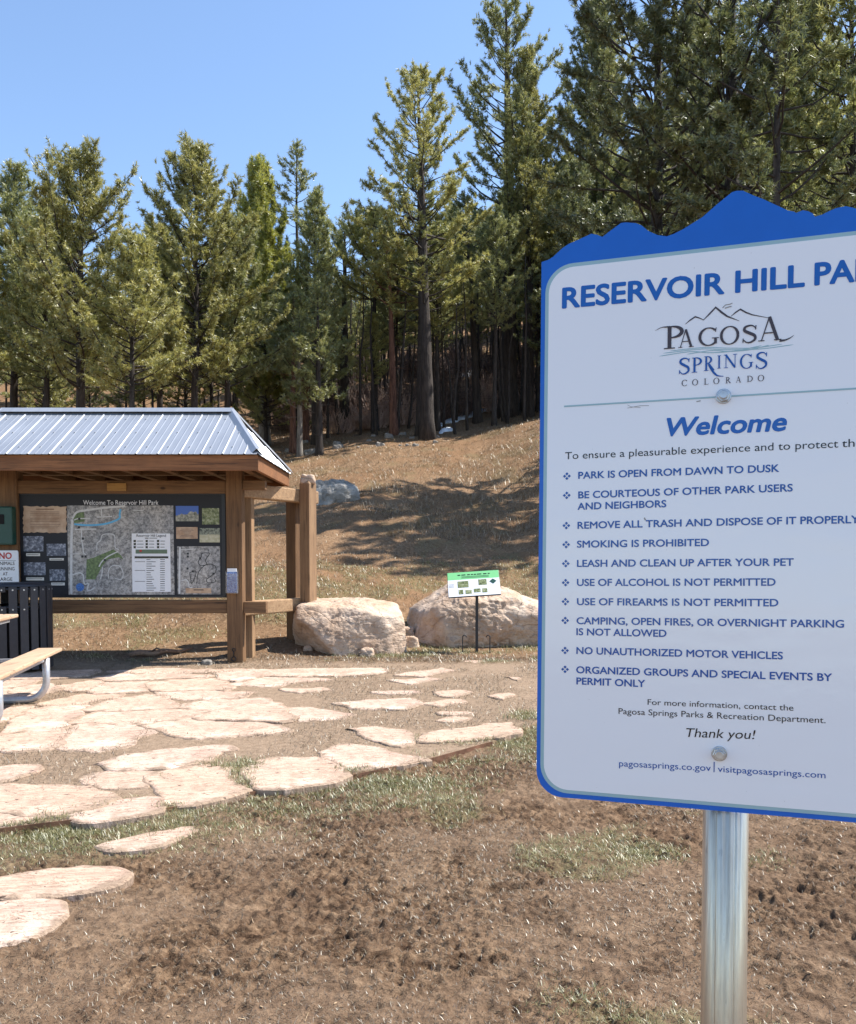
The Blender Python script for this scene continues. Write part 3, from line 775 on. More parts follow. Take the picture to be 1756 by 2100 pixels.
# fascia boards, mitred at the corners
fz0, fz1 = ZE - .225, ZE - .018
def fascia(A, B, ins):
    (ax, ay), (bx, by) = A, B; (cx1, cy1), (dx, dy) = ins
    MB().add([(ax, ay, fz0), (bx, by, fz0), (dx, dy, fz0), (cx1, cy1, fz0), (ax, ay, fz1), (bx, by, fz1), (dx, dy, fz1), (cx1, cy1, fz1)], [(3, 2, 1, 0), (4, 5, 6, 7), (0, 1, 5, 4), (1, 2, 6, 5), (2, 3, 7, 6), (3, 0, 4, 7)]).build('fascia', M['fascia'], kiosk, .004)
th = .06; o_ = .01
fascia((RX0, Y0 + o_), (RX1, Y0 + o_), ((RX0 + th, Y0 + o_ + th), (RX1 - th, Y0 + o_ + th)))
fascia((RX0, Y1 - o_), (RX1, Y1 - o_), ((RX0 + th, Y1 - o_ - th), (RX1 - th, Y1 - o_ - th)))
fascia((RX1 - .001, Y0 + o_ + .002), (RX1 - .001, Y1 - o_ - .002), ((RX1 - th, Y0 + o_ + th), (RX1 - th, Y1 - o_ - th)))
fascia((RX0 + .001, Y0 + o_ + .002), (RX0 + .001, Y1 - o_ - .002), ((RX0 + th, Y0 + o_ + th), (RX0 + th, Y1 - o_ - th)))
for px in (40, 110, 175, 255, 340, 420, 505):
    x_ = kx(px, 12.2); MB().box((x_ - .05, Y0 + .09, ZE - .17), (x_ + .05, Y1 - .09, ZE - .03)).build('rafter', M['timber_x'], kiosk, .006)
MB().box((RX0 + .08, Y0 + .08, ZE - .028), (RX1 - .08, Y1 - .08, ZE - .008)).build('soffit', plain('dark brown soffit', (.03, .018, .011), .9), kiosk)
MB().box((RX0 + .3, YF + .23, 2.80), (RX1 - .25, YF + .40, 2.93)).build('roof_plate', M['timber_x'], kiosk, .01)
def K(x, y): return (x * .29894, 979.9 + y * .29894)
YM = YF + .075
def k3(x, y, w): p = at(*K(x, y), YM); return np.array([p[0], YM - w, p[2]])
def krect(mb, x0, y0, x1, y1, w0, w1): a_, b_ = k3(x0, y1, 0), k3(x1, y0, 0); return mb.box((a_[0], YM - w1, a_[2]), (b_[0], YM - w0, b_[2]))
# the display board
mapb = krect(MB(), 90, 103, 1548, 822, -.02, .0).build('display_board', M['board'], kiosk)
fr = MB()
krect(fr, 100, 103, 1545, 116, .001, .014); krect(fr, 100, 808, 1545, 822, .001, .014); krect(fr, 100, 117, 126, 807, .001, .013); krect(fr, 1528, 117, 1545, 807, .001, .013)
fr.build('board_frame', M['black'], mapb)
t = MB(); p0, p1 = K(572, 186), K(1088, 186)
pl = lambda u, v, w: np.array([u, YM - w, v])
def kline(mb, body, x0, x1, y, cap, w, bold=0.0, shear=0):
    a_, b_ = k3(x0, y, 0), k3(x1, y, 0); h = k3(x0, y - cap, 0)[2] - a_[2]
    lettering(mb, body, (a_[0], a_[2]), (b_[0], b_[2]), h, pl, w, bold, shear)
kline(t, 'Welcome To Reservoir Hill Park', 572, 1088, 185, 31, .004, -.002); t.build('board_title', M['white'], mapb)

def picture_mat(name, kind):
    t = NT(name); v = t.co.outputs['Object']; n = t.noise(26, v, 5, .7); f = t.noise(9, v, 4, .6)
    if kind == 'map':
        n2 = t.noise(22, v, 5, .75)
        t.col(t.mix(t.ramp(t.noise(2.2, v, 3), [(.4, (0, 0, 0)), (.65, (1, 1, 1))]), t.ramp(n2, [(.36, (.07, .07, .075)), (.6, (.36, .355, .35))]), t.ramp(n2, [(.36, (.13, .12, .11)), (.6, (.50, .47, .43))])))
        w = t.n('ShaderNodeTexNoise'); 
        ct = t.ramp(t.noise(3.0, v, 4, .6, 1.2), [(.46, (0, 0, 0)), (.47, (1, 1, 1)), (.485, (0, 0, 0)), (.55, (0, 0, 0)), (.56, (1, 1, 1)), (.57, (0, 0, 0))])
        c = t.b.inputs['Base Color'].links[0].from_socket; t.col(t.mix(t.math('MULTIPLY', ct, .55), c, (.10, .10, .11)))
    elif kind == 'old':
        t.col(t.ramp(n, [(.32, (.015, .018, .03)), (.5, (.10, .115, .16)), (.68, (.42, .44, .50))]))
    elif kind == 'paper':
        t.col(t.ramp(f, [(.35, (.36, .22, .13)), (.65, (.52, .37, .25))]))
    elif kind == 'wooded':
        t.col(t.ramp(n, [(.3, (.02, .03, .015)), (.5, (.16, .19, .07)), (.7, (.45, .45, .33))]))
    elif kind == 'summit':
        g = t.n('ShaderNodeSeparateXYZ'); t.l(t.co.outputs['Generated'], g.inputs[0])
        t.col(t.mix(t.ramp(t.math('ADD', g.outputs[2], t.math('MULTIPLY', t.math('SUBTRACT', f, .5), .9)), [(.50, (0, 0, 0)), (.54, (1, 1, 1))]), t.ramp(n, [(.3, (.03, .04, .02)), (.7, (.50, .48, .40))]), (.05, .12, .42)))
    elif kind == 'meadow':
        g = t.n('ShaderNodeSeparateXYZ'); t.l(t.co.outputs['Generated'], g.inputs[0])
        t.col(t.mix(t.ramp(t.math('ADD', g.outputs[2], t.math('MULTIPLY', t.math('SUBTRACT', n, .5), .5)), [(.52, (0, 0, 0)), (.58, (1, 1, 1))]), t.ramp(n, [(.3, (.33, .31, .18)), (.7, (.55, .52, .38))]), t.ramp(n, [(.4, (.02, .025, .02)), (.6, (.25, .27, .20))])))
    t.set(Roughness=.4); return t.m
PM = {k: picture_mat(k + ' print', k) for k in ('map', 'old', 'paper', 'wooded', 'summit', 'meadow')}
for (x0, y0, x1, y1) in ((163, 400, 298, 505), (322, 452, 452, 535), (165, 580, 312, 668), (342, 628, 447, 705)):
    krect(MB(), x0, y0, x1, y1, .001, .003).build('old_photograph', PM['old'], mapb)
for (x0, y0, x1, y1) in ((180, 518, 275, 537), (340, 551, 438, 567), (180, 684, 302, 704), (352, 719, 445, 738)):
    s_ = krect(MB(), x0, y0, x1, y1, .001, .003).build('caption_strip', M['cream'], mapb)
    q = MB(); krect(q, x0 + 8, y0 + 7, x1 - 10, y0 + 10, .0045, .005); q.build('caption_text', M['ink'], s_)
pa = MB(); a_ = []
for k in range(60):
    f = k / 60 * 4; s_ = int(f); r_ = f - s_; x0, y0, x1, y1 = 160, 197, 456, 375
    px_, py_ = [(x0 + (x1 - x0) * r_, y0), (x1, y0 + (y1 - y0) * r_), (x1 - (x1 - x0) * r_, y1), (x0, y1 - (y1 - y0) * r_)][s_]
    q = k3(px_ + random.uniform(-5, 5), py_ + random.uniform(-5, 5), 0); a_.append((q[0], q[2]))
parch = pa.prism(a_[::-1], pl, .001, .003).build('parchment', PM['paper'], mapb)
tx = MB(); krect(tx, 248, 212, 372, 219, .0045, .005)
for k in range(11):
    if k not in (3, 7): krect(tx, 208, 232 + k * 11, random.randint(395, 420), 235 + k * 11, .0045, .005)
tx.build('parchment_text', plain('faded brown ink', (.20, .12, .07), .7), parch)
for kind, x0, y0, x1, y1 in (('summit', 1207, 193, 1362, 298), ('wooded', 1388, 208, 1504, 320), ('meadow', 1370, 345, 1508, 443)):
    krect(MB(), x0, y0, x1, y1, .001, .003).build('photograph', PM[kind], mapb)
nt = krect(MB(), 1210, 338, 1356, 418, .001, .003).build('notice', PM['paper'], mapb)
tx = MB()
for k in range(7): w_ = (40, 48, 30, 22, 18, 40, 50)[k]; krect(tx, 1283 - w_, 350 + k * 9, 1283 + w_, 352.5 + k * 9, .0045, .005)
tx.build('notice_text', plain('faded black ink', (.12, .08, .06), .7), nt)
mp = krect(MB(), 472, 190, 1190, 802, .001, .004).build('trail_map', PM['map'], mapb)
def kpoly(mb, pts, w):
    P = [k3(x, y, w) for x, y in pts]; mb.add(P, [tuple(range(len(P)))])
def kstroke(mb, pts, wpx, w): ribbon(mb, [(k3(x, y, 0)[0], k3(x, y, 0)[2]) for x, y in curve_pts(pts, 5)], wpx * .0021, pl, w)
g_ = MB(); kpoly(g_, [(595, 560), (650, 545), (720, 515), (780, 490), (830, 530), (848, 562), (815, 545), (740, 560), (700, 610), (655, 697), (592, 697)], .0052); kpoly(g_, [(498, 275), (530, 242), (578, 234), (582, 300), (512, 312)], .0052); g_.build('park_area', M['mapgreen'], mp)
g_ = MB(); kstroke(g_, [(510, 318), (600, 325), (700, 320), (770, 303), (820, 278), (822, 250), (828, 215)], 13, .0054); g_.build('river', M['mapblue'], mp)
g_ = MB()
for pts, w_ in (([(497, 280), (530, 235), (600, 222), (700, 208), (860, 193)], 14), ([(497, 285), (492, 400), (490, 600), (490, 795)], 17), ([(698, 212), (698, 270)], 7), ([(510, 290), (540, 280), (620, 280)], 7), ([(665, 270), (770, 265)], 7), ([(515, 354), (600, 352), (660, 352)], 8), ([(560, 358), (562, 420), (570, 480), (575, 515), (592, 527)], 8),
                ([(665, 500), (668, 450), (690, 430), (705, 392), (750, 385), (785, 395), (790, 440), (792, 478), (815, 492)], 6), ([(500, 665), (545, 652), (570, 665), (575, 700), (582, 730), (606, 725), (603, 750), (600, 770), (625, 770), (650, 752)], 8), ([(812, 505), (740, 540), (700, 575), (680, 610)], 8), ([(705, 612), (700, 660), (690, 695)], 6),
                ([(745, 690), (745, 640), (770, 605), (820, 605), (845, 650), (835, 695), (790, 690)], 5), ([(985, 195), (985, 222), (915, 222)], 5), ([(475, 520), (560, 520)], 3)):
    kstroke(g_, pts, w_, .0058)
g_.build('map_roads', M['roadline'], mp)
g_ = MB(); kpoly(g_, [(550 + 28 * math.cos(a), 750 + 28 * math.sin(a)) for a in np.linspace(0, 6.1, 16)], .0056); kpoly(g_, [(550 + 14 * math.cos(a), 750 + 14 * math.sin(a)) for a in np.linspace(0, 6.1, 16)], .0062); g_.build('compass_rose', plain('compass blue', (.06, .16, .42), .5, 0, .5, 60), mp)
g_ = MB()
for x, y in ((545, 282), (543, 340), (570, 417), (567, 540), (588, 540), (720, 565)): krect(g_, x - 8, y - 8, x + 8, y + 8, .0062, .0064)
g_.build('map_markers', M['black'], mp)
lg = krect(MB(), 910, 382, 1168, 782, .005, .007).build('map_legend', M['white'], mp)
tx = MB(); kline(tx, 'Reservoir Hill Legend', 938, 1140, 405, 17, .0085, .01)
for r_ in range(3):
    for c_ in range(3):
        x = (918, 1000, 1078)[c_]; y = 426 + r_ * 21; krect(tx, x, y, x + 16, y + 16, .0075, .0085); krect(tx, x + 24, y + 6, x + 24 + (42, 38, 32)[c_] + random.randint(-4, 4), y + 10, .0075, .0085)
krect(tx, 925, 538, 1156, 553, .0075, .0085); krect(tx, 996, 411, 1020, 417, .0075, .0085); krect(tx, 1026, 412, 1080, 416, .0075, .0085)
for k in range(15):
    y = 559 + k * 15; krect(tx, 1006, y, 1006 + random.randint(28, 66), y + 4, .0075, .0085); krect(tx, 1100, y, 1132, y + 4, .0075, .0085)
    if k in (1, 5, 10): krect(tx, 926, y, 998, y + 3, .0075, .0085)
tx.build('legend_text', M['ink'], lg)
q = MB(); krect(q, 932, 492, 1148, 520, .0075, .0085); q.build('legend_bar', plain('legend green', (.11, .16, .10), .5), lg)
q = MB(); kpoly(q, [(967 + 9 * math.cos(a), 501 + 9 * math.sin(a)) for a in np.linspace(0, 5.6, 8)], .0092); q.build('legend_dot', M['red'], lg)
sm_ = krect(MB(), 1220, 470, 1510, 800, .001, .004).build('small_map', PM['map'], mapb)
g_ = MB(); kstroke(g_, [(1236, 475), (1233, 600), (1232, 795)], 13, .0056); kstroke(g_, [(1245, 707), (1280, 700), (1295, 725), (1300, 750), (1322, 752)], 7, .0058); kstroke(g_, [(1240, 494), (1290, 492), (1345, 488)], 5, .006); g_.build('map_roads', M['roadline'], sm_)
g_ = MB()
for pts in ([(1382, 545), (1388, 518), (1438, 518), (1420, 548), (1410, 570), (1420, 595), (1375, 600), (1362, 575), (1382, 545)], [(1350, 725), (1362, 650), (1400, 605), (1440, 592), (1480, 610), (1478, 650), (1440, 680), (1418, 700), (1430, 720), (1478, 712), (1470, 685)], [(1302, 650), (1345, 640), (1335, 690), (1315, 725), (1310, 700), (1302, 650)]): kstroke(g_, pts, 5, .0056)
for x, y in ((1290, 520), (1290, 540), (1374, 552), (1288, 622), (1324, 642), (1466, 658)): krect(g_, x - 7, y - 7, x + 7, y + 7, .0062, .0064)
g_.build('map_trails', M['black'], sm_)
q = krect(MB(), 1275, 757, 1450, 792, .005, .0066).build('map_title_block', PM['paper'], sm_)
krect(MB(), 1330, 766, 1398, 772, .0075, .0085).build('title_text', M['ink'], q)
# things fixed to the shelter but made to lift off
def k3f(x, y, depth): return at(*K(x, y), depth)
a_, b_ = k3f(734, 89, YB - .03), k3f(864, 36, YB - .03)
pq = MB().box((a_[0], YB - .03, a_[2]), (b_[0], YB - .001, b_[2])).build('wooden_plaque', M['plaque'], None, .004)
tag(pq, 'small varnished wooden plaque on the top beam above the black map board', 'plaque')
a_, b_ = k3f(-95, 460, YF - .14), k3f(80, 195, YF - .14)
disp = thing('bag_dispenser', (a_[0], YF - .07, a_[2]), 'dark green metal dispenser box on the left shelter post', 'dispenser')
MB().box((a_[0], YF - .14, a_[2]), (b_[0], YF - .001, b_[2])).build('box', M['green_box'], disp, .02)
MB().box((a_[0] + .05, YF - .148, a_[2] + .30), (a_[0] + .27, YF - .1405, a_[2] + .44)).build('slot', M['dark'], disp, .004)
YN = YF - .05
a_, b_ = k3f(-53, 733, YN), k3f(127, 497, YN)
nos = thing('warning_sign', (a_[0], YN, a_[2]), 'small white metal sign beginning NO in red, above the trash can', 'sign')
MB().prism(rrect(a_[0], a_[2], b_[0], b_[2], .03), lambda u, v, w: np.array([u, YN + .006 - w, v]), 0, .006).build('panel', M['steel'], nos)
MB().prism(rrect(a_[0] + .008, a_[2] + .008, b_[0] - .008, b_[2] - .008, .024), lambda u, v, w: np.array([u, YN - w, v]), .0004, .0012).build('face', M['white'], nos)
nl = lambda u, v, w: np.array([u, YN - w, v])
def nline(mb, body, x0, x1, y, cap, bold):
    p, q_ = k3f(x0, y, YN), k3f(x1, y, YN); lettering(mb, body, (p[0], p[2]), (q_[0], q_[2]), k3f(x0, y - cap, YN)[2] - p[2], nl, .002, bold)
q = MB(); nline(q, 'NO', -4, 80, 555, 41, .03); q.build('red_lettering', M['red'], nos)
q = MB(); nline(q, 'ANIMALS', -22, 100, 598, 22, .012); nline(q, 'RUNNING', -24, 100, 635, 22, .012); nline(q, 'AT', 20, 53, 670, 22, .012); nline(q, 'LARGE', -12, 85, 706, 22, .012)
for y in (569, 718): p, q_ = k3f(-40, y, YN), k3f(108, y, YN); ribbon(q, [(p[0], p[2]), (q_[0], q_[2])], .006, nl, .002)
q.build('black_lettering', M['ink'], nos)
MB().box((a_[0] + .1, YN + .0065, a_[2] - .05), (a_[0] + .16, YF - .001, b_[2] - .1)).build('bracket', M['steel'], nos)
# leaflet holder on the right post
YL = YF - .07
a_, b_ = k3f(1550, 793, YL), k3f(1628, 622, YL)
lh = thing('leaflet_holder', (a_[0], YF, a_[2]), 'small clear leaflet holder with blue leaflets on the right shelter post', 'leaflet holder')
gl = NT('clear acrylic'); gl.b.inputs['Transmission Weight'].default_value = .9; gl.col((.9, .92, .95)).set(Roughness=.08)
q = MB(); q.box((a_[0], YL, a_[2]), (b_[0], YL + .004, b_[2] - .07)); q.box((a_[0], YL + .005, a_[2]), (a_[0] + .004, YF - .001, b_[2] - .03)); q.box((b_[0] - .004, YL + .005, a_[2]), (b_[0], YF - .001, b_[2] - .03)); q.box((a_[0] + .0045, YL + .005, a_[2]), (b_[0] - .0045, YF - .001, a_[2] + .005))
q.build('holder', gl.m, lh)
lf = NT('leaflet print'); v_ = lf.co.outputs['Object']; n_ = lf.noise(34, v_, 4, .7); lf.col(lf.ramp(n_, [(.34, (.03, .03, .04)), (.46, (.03, .10, .42)), (.56, (.10, .25, .6)), (.68, (.5, .52, .55))])).set(Roughness=.3)
MB().box((a_[0] + .014, YL + .012, a_[2] + .012), (b_[0] - .014, YL + .05, b_[2] - .055)).build('leaflets', lf.m, lh)
MB().box((a_[0] + .018, YL + .02, b_[2] - .054), (b_[0] - .018, YL + .045, b_[2])).build('loose_card', M['white'], lh)
# ring bolt and chain link near the foot of the right post
rb = thing('ring_bolt', (XR0 + .1, YF, .09), 'dark iron ring hanging from the foot of the right shelter post', 'ring')
q = MB(); q.tube([(XR0 + .1 + .032 * math.cos(a), YF - .012, .075 + .032 * math.sin(a)) for a in np.linspace(0, 6.2832, 17)], .007, 6, False); q.build('ring', M['black'], rb, 0, True)
q = MB(); q.tube([(XR0 + .1 + .022 * math.cos(a), YF - .012, .21 + .022 * math.sin(a)) for a in np.linspace(0, 6.2832, 13)], .006, 6, False); q.tube([(XR0 + .1, YF - .012, .11), (XR0 + .1, YF - .012, .19)], .006, 6); q.build('link', M['black'], rb, 0, True)

# ------------------------------------------------------------------ trash can, picnic table
tr_ = .44; tcx, tcy = kx(98, 11.75) - tr_, 11.75
can = thing('trash_can', (tcx, tcy, 0), 'round black slatted trash can beside the shelter with side opening', 'trash can')
ztop = zpx(1203, tcy - .2); phi0 = math.radians(-90 + 5)
sl_ = MB()
for k in range(21):
    a = -math.pi / 2 + math.radians(3) + k * 2 * math.pi / 21
    open_ = k in (0, 20, 19)
    rx, ry = math.cos(a), math.sin(a)
    def slat(z0, z1, rr, wdt): 
        c = np.array([tcx + rx * rr, tcy + ry * rr]); tx, ty = -ry, rx
        P = [(c[0] + tx * i * wdt / 2 + rx * j * .011, c[1] + ty * i * wdt / 2 + ry * j * .011) for i, j in ((-1, -1), (1, -1), (1, 1), (-1, 1))]
        sl_.add([(x, y, z0) for x, y in P] + [(x, y, z1) for x, y in P], [(3, 2, 1, 0), (4, 5, 6, 7), (0, 1, 5, 4), (1, 2, 6, 5), (2, 3, 7, 6), (3, 0, 4, 7)])
    if open_: slat(.06, ztop - .26, tr_, .102); slat(ztop - .07, ztop, tr_, .09)
    else: slat(.06, ztop, tr_, .102)
sl_.build('slats', M['slat_black'], can, .004)
q = MB(); q.tube([(tcx, tcy, .05), (tcx, tcy, ztop - .32)], tr_ - .06, 28); q.build('liner', M['dark'], can)
q = MB(); q.tube([(tcx, tcy, ztop + .002), (tcx, tcy, ztop + .03), (tcx, tcy, ztop + .05)], [tr_ + .005, tr_ - .01, tr_ - .09], 36); q.build('lid', M['slat_black'], can, .006)
q = MB()
for z in (.12, ztop - .27, ztop - .03): q.tube([(tcx + (tr_ - .022) * math.cos(a), tcy + (tr_ - .022) * math.sin(a), z) for a in np.linspace(0, 2 * math.pi, 41)], .016, 6, False)
q.build('hoops', M['black'], can)
q = MB()
for k in range(21):
    a = -math.pi / 2 + math.radians(3) + k * 2 * math.pi / 21; d_ = np.array([math.cos(a), math.sin(a), 0])
    for z in (ztop - .04,) + ((ztop - .30,) if k in (0, 20, 19, 1, 2) else ()): p = np.array([tcx, tcy, z]) + d_ * (tr_ + .0115); q.tube([p, p + d_ * .006], .011, 8)
q.build('bolts', M['bolt'], can)

ZS = .53
A, B, C_ = fl(128, 1328, ZS), fl(-4, 1389, ZS), fl(75, 1326, ZS)
ax = B - A; ax /= np.linalg.norm(ax); pr = np.array([ax[1], -ax[0], 0]); pr = pr if pr[0] < 0 else -pr      # towards the table's middle
SW = .27; LEN = 3.1
tab = thing('picnic_table', tuple((A + ax * 1.1 + pr * .8)[:2]) + (0,), 'picnic table with tan plank bench and bent grey pipe legs', 'picnic table')
def plank(name, a, w, z, length, th_=.042):
    a = np.array(a); P = [a, a + ax * length, a + ax * length + pr * w, a + pr * w]
    return MB().add([(p[0], p[1], z - th_) for p in P] + [(p[0], p[1], z) for p in P], [(3, 2, 1, 0), (4, 5, 6, 7), (0, 1, 5, 4), (1, 2, 6, 5), (2, 3, 7, 6), (3, 0, 4, 7)]).build(name, M['tan_plank'], tab, .012)
plank('seat', A, SW, ZS, LEN); plank('seat', A + pr * 1.52, SW, ZS, LEN)
ZT = .88; Tc = fl(38, 1259, ZT); toff = float((Tc - A) @ pr); tback = float((Tc - A) @ ax)
TW = 1.52 + SW - 2 * toff
for k in range(3): plank('table_top', A + pr * (toff + k * (TW / 3)) + ax * tback, TW / 3 - .008, ZT, LEN - 2 * tback)
LG = fl(96, 1434, .04); lb = float((LG - A) @ ax); lo_ = float((LG - A) @ pr)
for s_ in (lb, LEN - lb):
    o3 = A + ax * s_; o3 = np.array([o3[0], o3[1], 0])
    def q3(u, z): return o3 + pr * u + np.array([0, 0, z])
    W2 = 1.52 + SW
    up_ = lambda u: [q3(u, ZS - .045), q3(u, .30), q3(u + (.02 if u < .5 else -.02), .2)] 
    L_ = [q3(lo_, ZS - .045), q3(lo_, .26)] + [q3(lo_ + .2 - .2 * math.cos(t), .24 - .2 * math.sin(t)) for t in np.linspace(.1, math.pi / 2, 8)]
    R_ = [q3(W2 - lo_, ZS - .045), q3(W2 - lo_, .26)] + [q3(W2 - lo_ - .2 + .2 * math.cos(t), .24 - .2 * math.sin(t)) for t in np.linspace(.1, math.pi / 2, 8)]
    MB().tube(L_ + R_[::-1], .038, 14).build('leg_frame', M['steel'], tab, 0, True)
    q = MB()
    q.bar(q3(.02, ZS - .062), q3(W2 - .02, ZS - .062), .05, .034); q.bar(q3(toff + .05, ZT - .062), q3(toff + TW - .05, ZT - .062), .05, .036)
    for u, u2 in ((toff + .16, .55), (W2 - toff - .16, W2 - .55)): q.bar(q3(u, ZT - .08), q3(u2, .06), .045, .045)
    q.build('brace', M['steel'], tab)
q = MB()
for u in (.05, SW - .05, 1.52 + .05): q.bar(A * np.array([1, 1, 0]) + ax * (lb + .06) + pr * u + np.array([0, 0, ZS - .063]), A * np.array([1, 1, 0]) + ax * (LEN - lb - .06) + pr * u + np.array([0, 0, ZS - .063]), .035, .03)
q.bar(A * np.array([1, 1, 0]) + ax * (tback + .3) + pr * (toff + .04) + np.array([0, 0, ZT - .063]), A * np.array([1, 1, 0]) + ax * (LEN - .6) + pr * (toff + .04) + np.array([0, 0, ZT - .063]), .035, .03)
q.build('side_rails', M['steel'], tab)

# ------------------------------------------------------------------ boulders and stones
def boulder(name, c, planes, mat, label, cat, p=14, amp=.06, seed=1, sub=6, group=None, rz=0.0):
    bm = bmesh.new(); bmesh.ops.create_icosphere(bm, subdivisions=sub, radius=1.0)
    D = np.array([v.co[:] for v in bm.verts]); Fs = np.array([[v.index for v in f.verts] for f in bm.faces]); bm.free()
    acc = np.zeros(len(D))
    for n_, h in planes:
        n_ = np.array(n_, float); n_ /= np.linalg.norm(n_); acc += np.maximum(0, D @ n_ / h) ** p
    r_ = acc ** (-1.0 / p)
    size = np.mean([h for _, h in planes])
    P = D * r_[:, None]
    nn = noise3(P * 2.6 / size * .5 + seed, seed) - .5 + .5 * (noise3(P * 5.5 / size * .5 + seed, seed + 1) - .5) + .3 * (noise3(P * 13 / size * .5, seed + 2) - .5) + .16 * (noise3(P * 30 / size * .5, seed + 3) - .5)
    ridged = np.abs(noise3(P * np.array([3, 3, 7]) / size * .5 + 4, seed + 5) - .5)
    P = P + D * (amp * size * (1.6 * nn - .30 * smooth(.05, .0, ridged) + .5 * (noise3(P * 60 / size * .5, seed + 7) - .5)))[:, None]
    if rz: P = np.stack([P[:, 0] * math.cos(rz) - P[:, 1] * math.sin(rz), P[:, 0] * math.sin(rz) + P[:, 1] * math.cos(rz), P[:, 2]], 1)
    o = obj(name, P + np.array(c), Fs, mat, smooth_shade=True, origin=c)
    return tag(o, label, cat, group)
boulder('boulder', (kx(711, 13.95), 13.95, .40), [((0, -.12, 1), .44), ((.3, -.2, 1), .50), ((-1, -.1, .25), .88), ((-.72, -.55, -.55), .64), ((.02, -1, .42), .56), ((.30, -1, .02), .58), ((.75, -.75, .15), .76), ((1, .1, .15), .92), ((.8, -.2, .65), .84), ((-.45, -.1, .9), .72), ((0, 1, .1), .60), ((-.9, .5, 0), .84), ((0, 0, -1), .6), ((-.2, -.8, .75), .58)], M['sandstone'], 'flat topped tan boulder with undercut left face, in front of the wing post', 'boulder', 40, .07, 3, 6)
boulder('boulder', (kx(985, 14.9), 14.95, .45), [((0, -.35, 1), .55), ((-.6, -.15, .85), .76), ((-1, -.2, .2), 1.08), ((-.75, -.7, .1), .90), ((-.25, -1, .7), .66), ((.1, -1, .15), .60), ((.45, -1, .55), .74), ((.35, -1, -.3), .62), ((.9, -.5, .2), 1.1), ((1, 0, .1), 1.5), ((.35, -.1, .9), .66), ((0, 1, .1), .8), ((0, 0, -1), .8)], M['sandstone'], 'broad sloping tan boulder behind the green and white notice stand', 'boulder', 40, .10, 8, 6)
gg = ground_hit(680, 1031)
boulder('boulder', (gg[0] - .05, gg[1] + .25, gg[2] + .25), [((-.2, 0, 1), .46), ((-1, 0, .3), .85), ((.8, -.5, .3), .72), ((0, -1, .2), .55), ((1, .2, 0), .82), ((0, 1, 0), .6), ((.4, -.3, .9), .50), ((-.1, -.8, .7), .46), ((.5, -1, .1), .56), ((0, 0, -1), .5)], M['greystone'], 'blue grey boulder in tree shade on the hillside behind the wing post', 'boulder', 26, .22, 5, 5)
for (px, py, w_, lab, sd) in ((842, 1322, 17, 'fist sized rounded stone lying between the two tan boulders', 2), (836, 1300, 14, 'angular stone propped in the gap of the two tan boulders', 6), (425, 1360, 9, 'dark cobble beside the foot of the right shelter post', 11), (632, 1331, 8, 'small pale stone in the shade left of the flat topped boulder', 14), (753, 1342, 13, 'cream chunk of rock broken at the foot of the flat topped boulder', 17)):
    p = ground_hit(px, py + 4); s_ = w_ / F * p[1]
    boulder('stone', (p[0], p[1] + s_ * .3, p[2] + s_ * .45), [((0, 0, 1), s_ * .8), ((1, 0, .2), s_), ((-1, .2, .1), s_ * 1.05), ((0, -1, .1), s_ * .8), ((0, 1, 0), s_), ((0, 0, -1), s_)], M['sandstone'] if px != 425 else M['fieldstone'], lab, 'stone', 5, .2, sd, 4)
q = boulder('stone', tuple(c + np.array([0, 0, .12])), [((0, 0, 1), .06), ((1, 0, .3), .11), ((-1, 0, .3), .10), ((0, -1, 0), .08), ((0, 1, 0), .08), ((0, 0, -1), .1)], M['sandstone'], 'little stone balanced on top of the wing post', 'stone', 6, .2, 21, 4)
q.location.z = zt + .09
r2 = random.Random(5)
for k in range(26):
    px, py = r2.uniform(585, 900), 0
    py = 925 - (px - 600) * .10 + r2.uniform(-14, 16)
    p = ground_hit(px, py); s_ = r2.uniform(.07, .20)
    boulder('stone', (p[0], p[1], p[2] + s_ * .2), [((r2.uniform(-.3, .3), r2.uniform(-.3, .3), 1), s_ * .6), ((1, .2, .2), s_), ((-1, .2, .1), s_ * 1.1), ((.2, -1, .1), s_ * .8), ((0, 1, 0), s_), ((0, 0, -1), s_)], M['fieldstone'], 'grey stone strewn along the shaded forest edge', 'stone', 6, .25, k, 3, 'stones strewn along the forest edge')

# ------------------------------------------------------------------ notice stand, stakes, branch, edging
nb = ground_hit(978, 1338); nd = nb[1]
ns = thing('notice_stand', (nb[0], nd, nb[2]), 'tilted green and white notice panel on black post before the broad boulder', 'sign')
q = [at(920, 1226, nd - .16), at(1028, 1219, nd - .16), at(1023, 1168, nd + .16), at(917, 1175, nd + .16)]
e1 = q[1] - q[0]; e2 = q[3] - q[0]; nn_ = np.cross(e1, e2); nn_ /= np.linalg.norm(nn_)
pn = lambda u, v, w: q[0] + e1 * u + e2 * v + nn_ * w
MB().prism([(0, 0), (1, 0), (1, 1), (0, 1)], pn, -.022, -.001).build('panel', M['black'], ns, .004)
face = MB().prism([(.006, .02), (.994, .02), (.994, .68), (.006, .68)], pn, 0, .002).build('face', M['white'], ns)
MB().prism([(.006, .681), (.994, .681), (.994, .985), (.006, .985)], pn, 0, .002).build('header', M['green_print'], ns)
t_ = MB()
r3 = random.Random(9); x = .20
for wdt in (.075, .11, .075, .055, .06, .12, .09, .05):
    t_.prism([(x, .85), (x + wdt * .72, .85), (x + wdt * .72, .885), (x, .885)], pn, .003, .004); x += wdt
for y in (.79, .745): t_.prism([(.27, y), (.80, y), (.80, y + .012), (.27, y + .012)], pn, .003, .004)
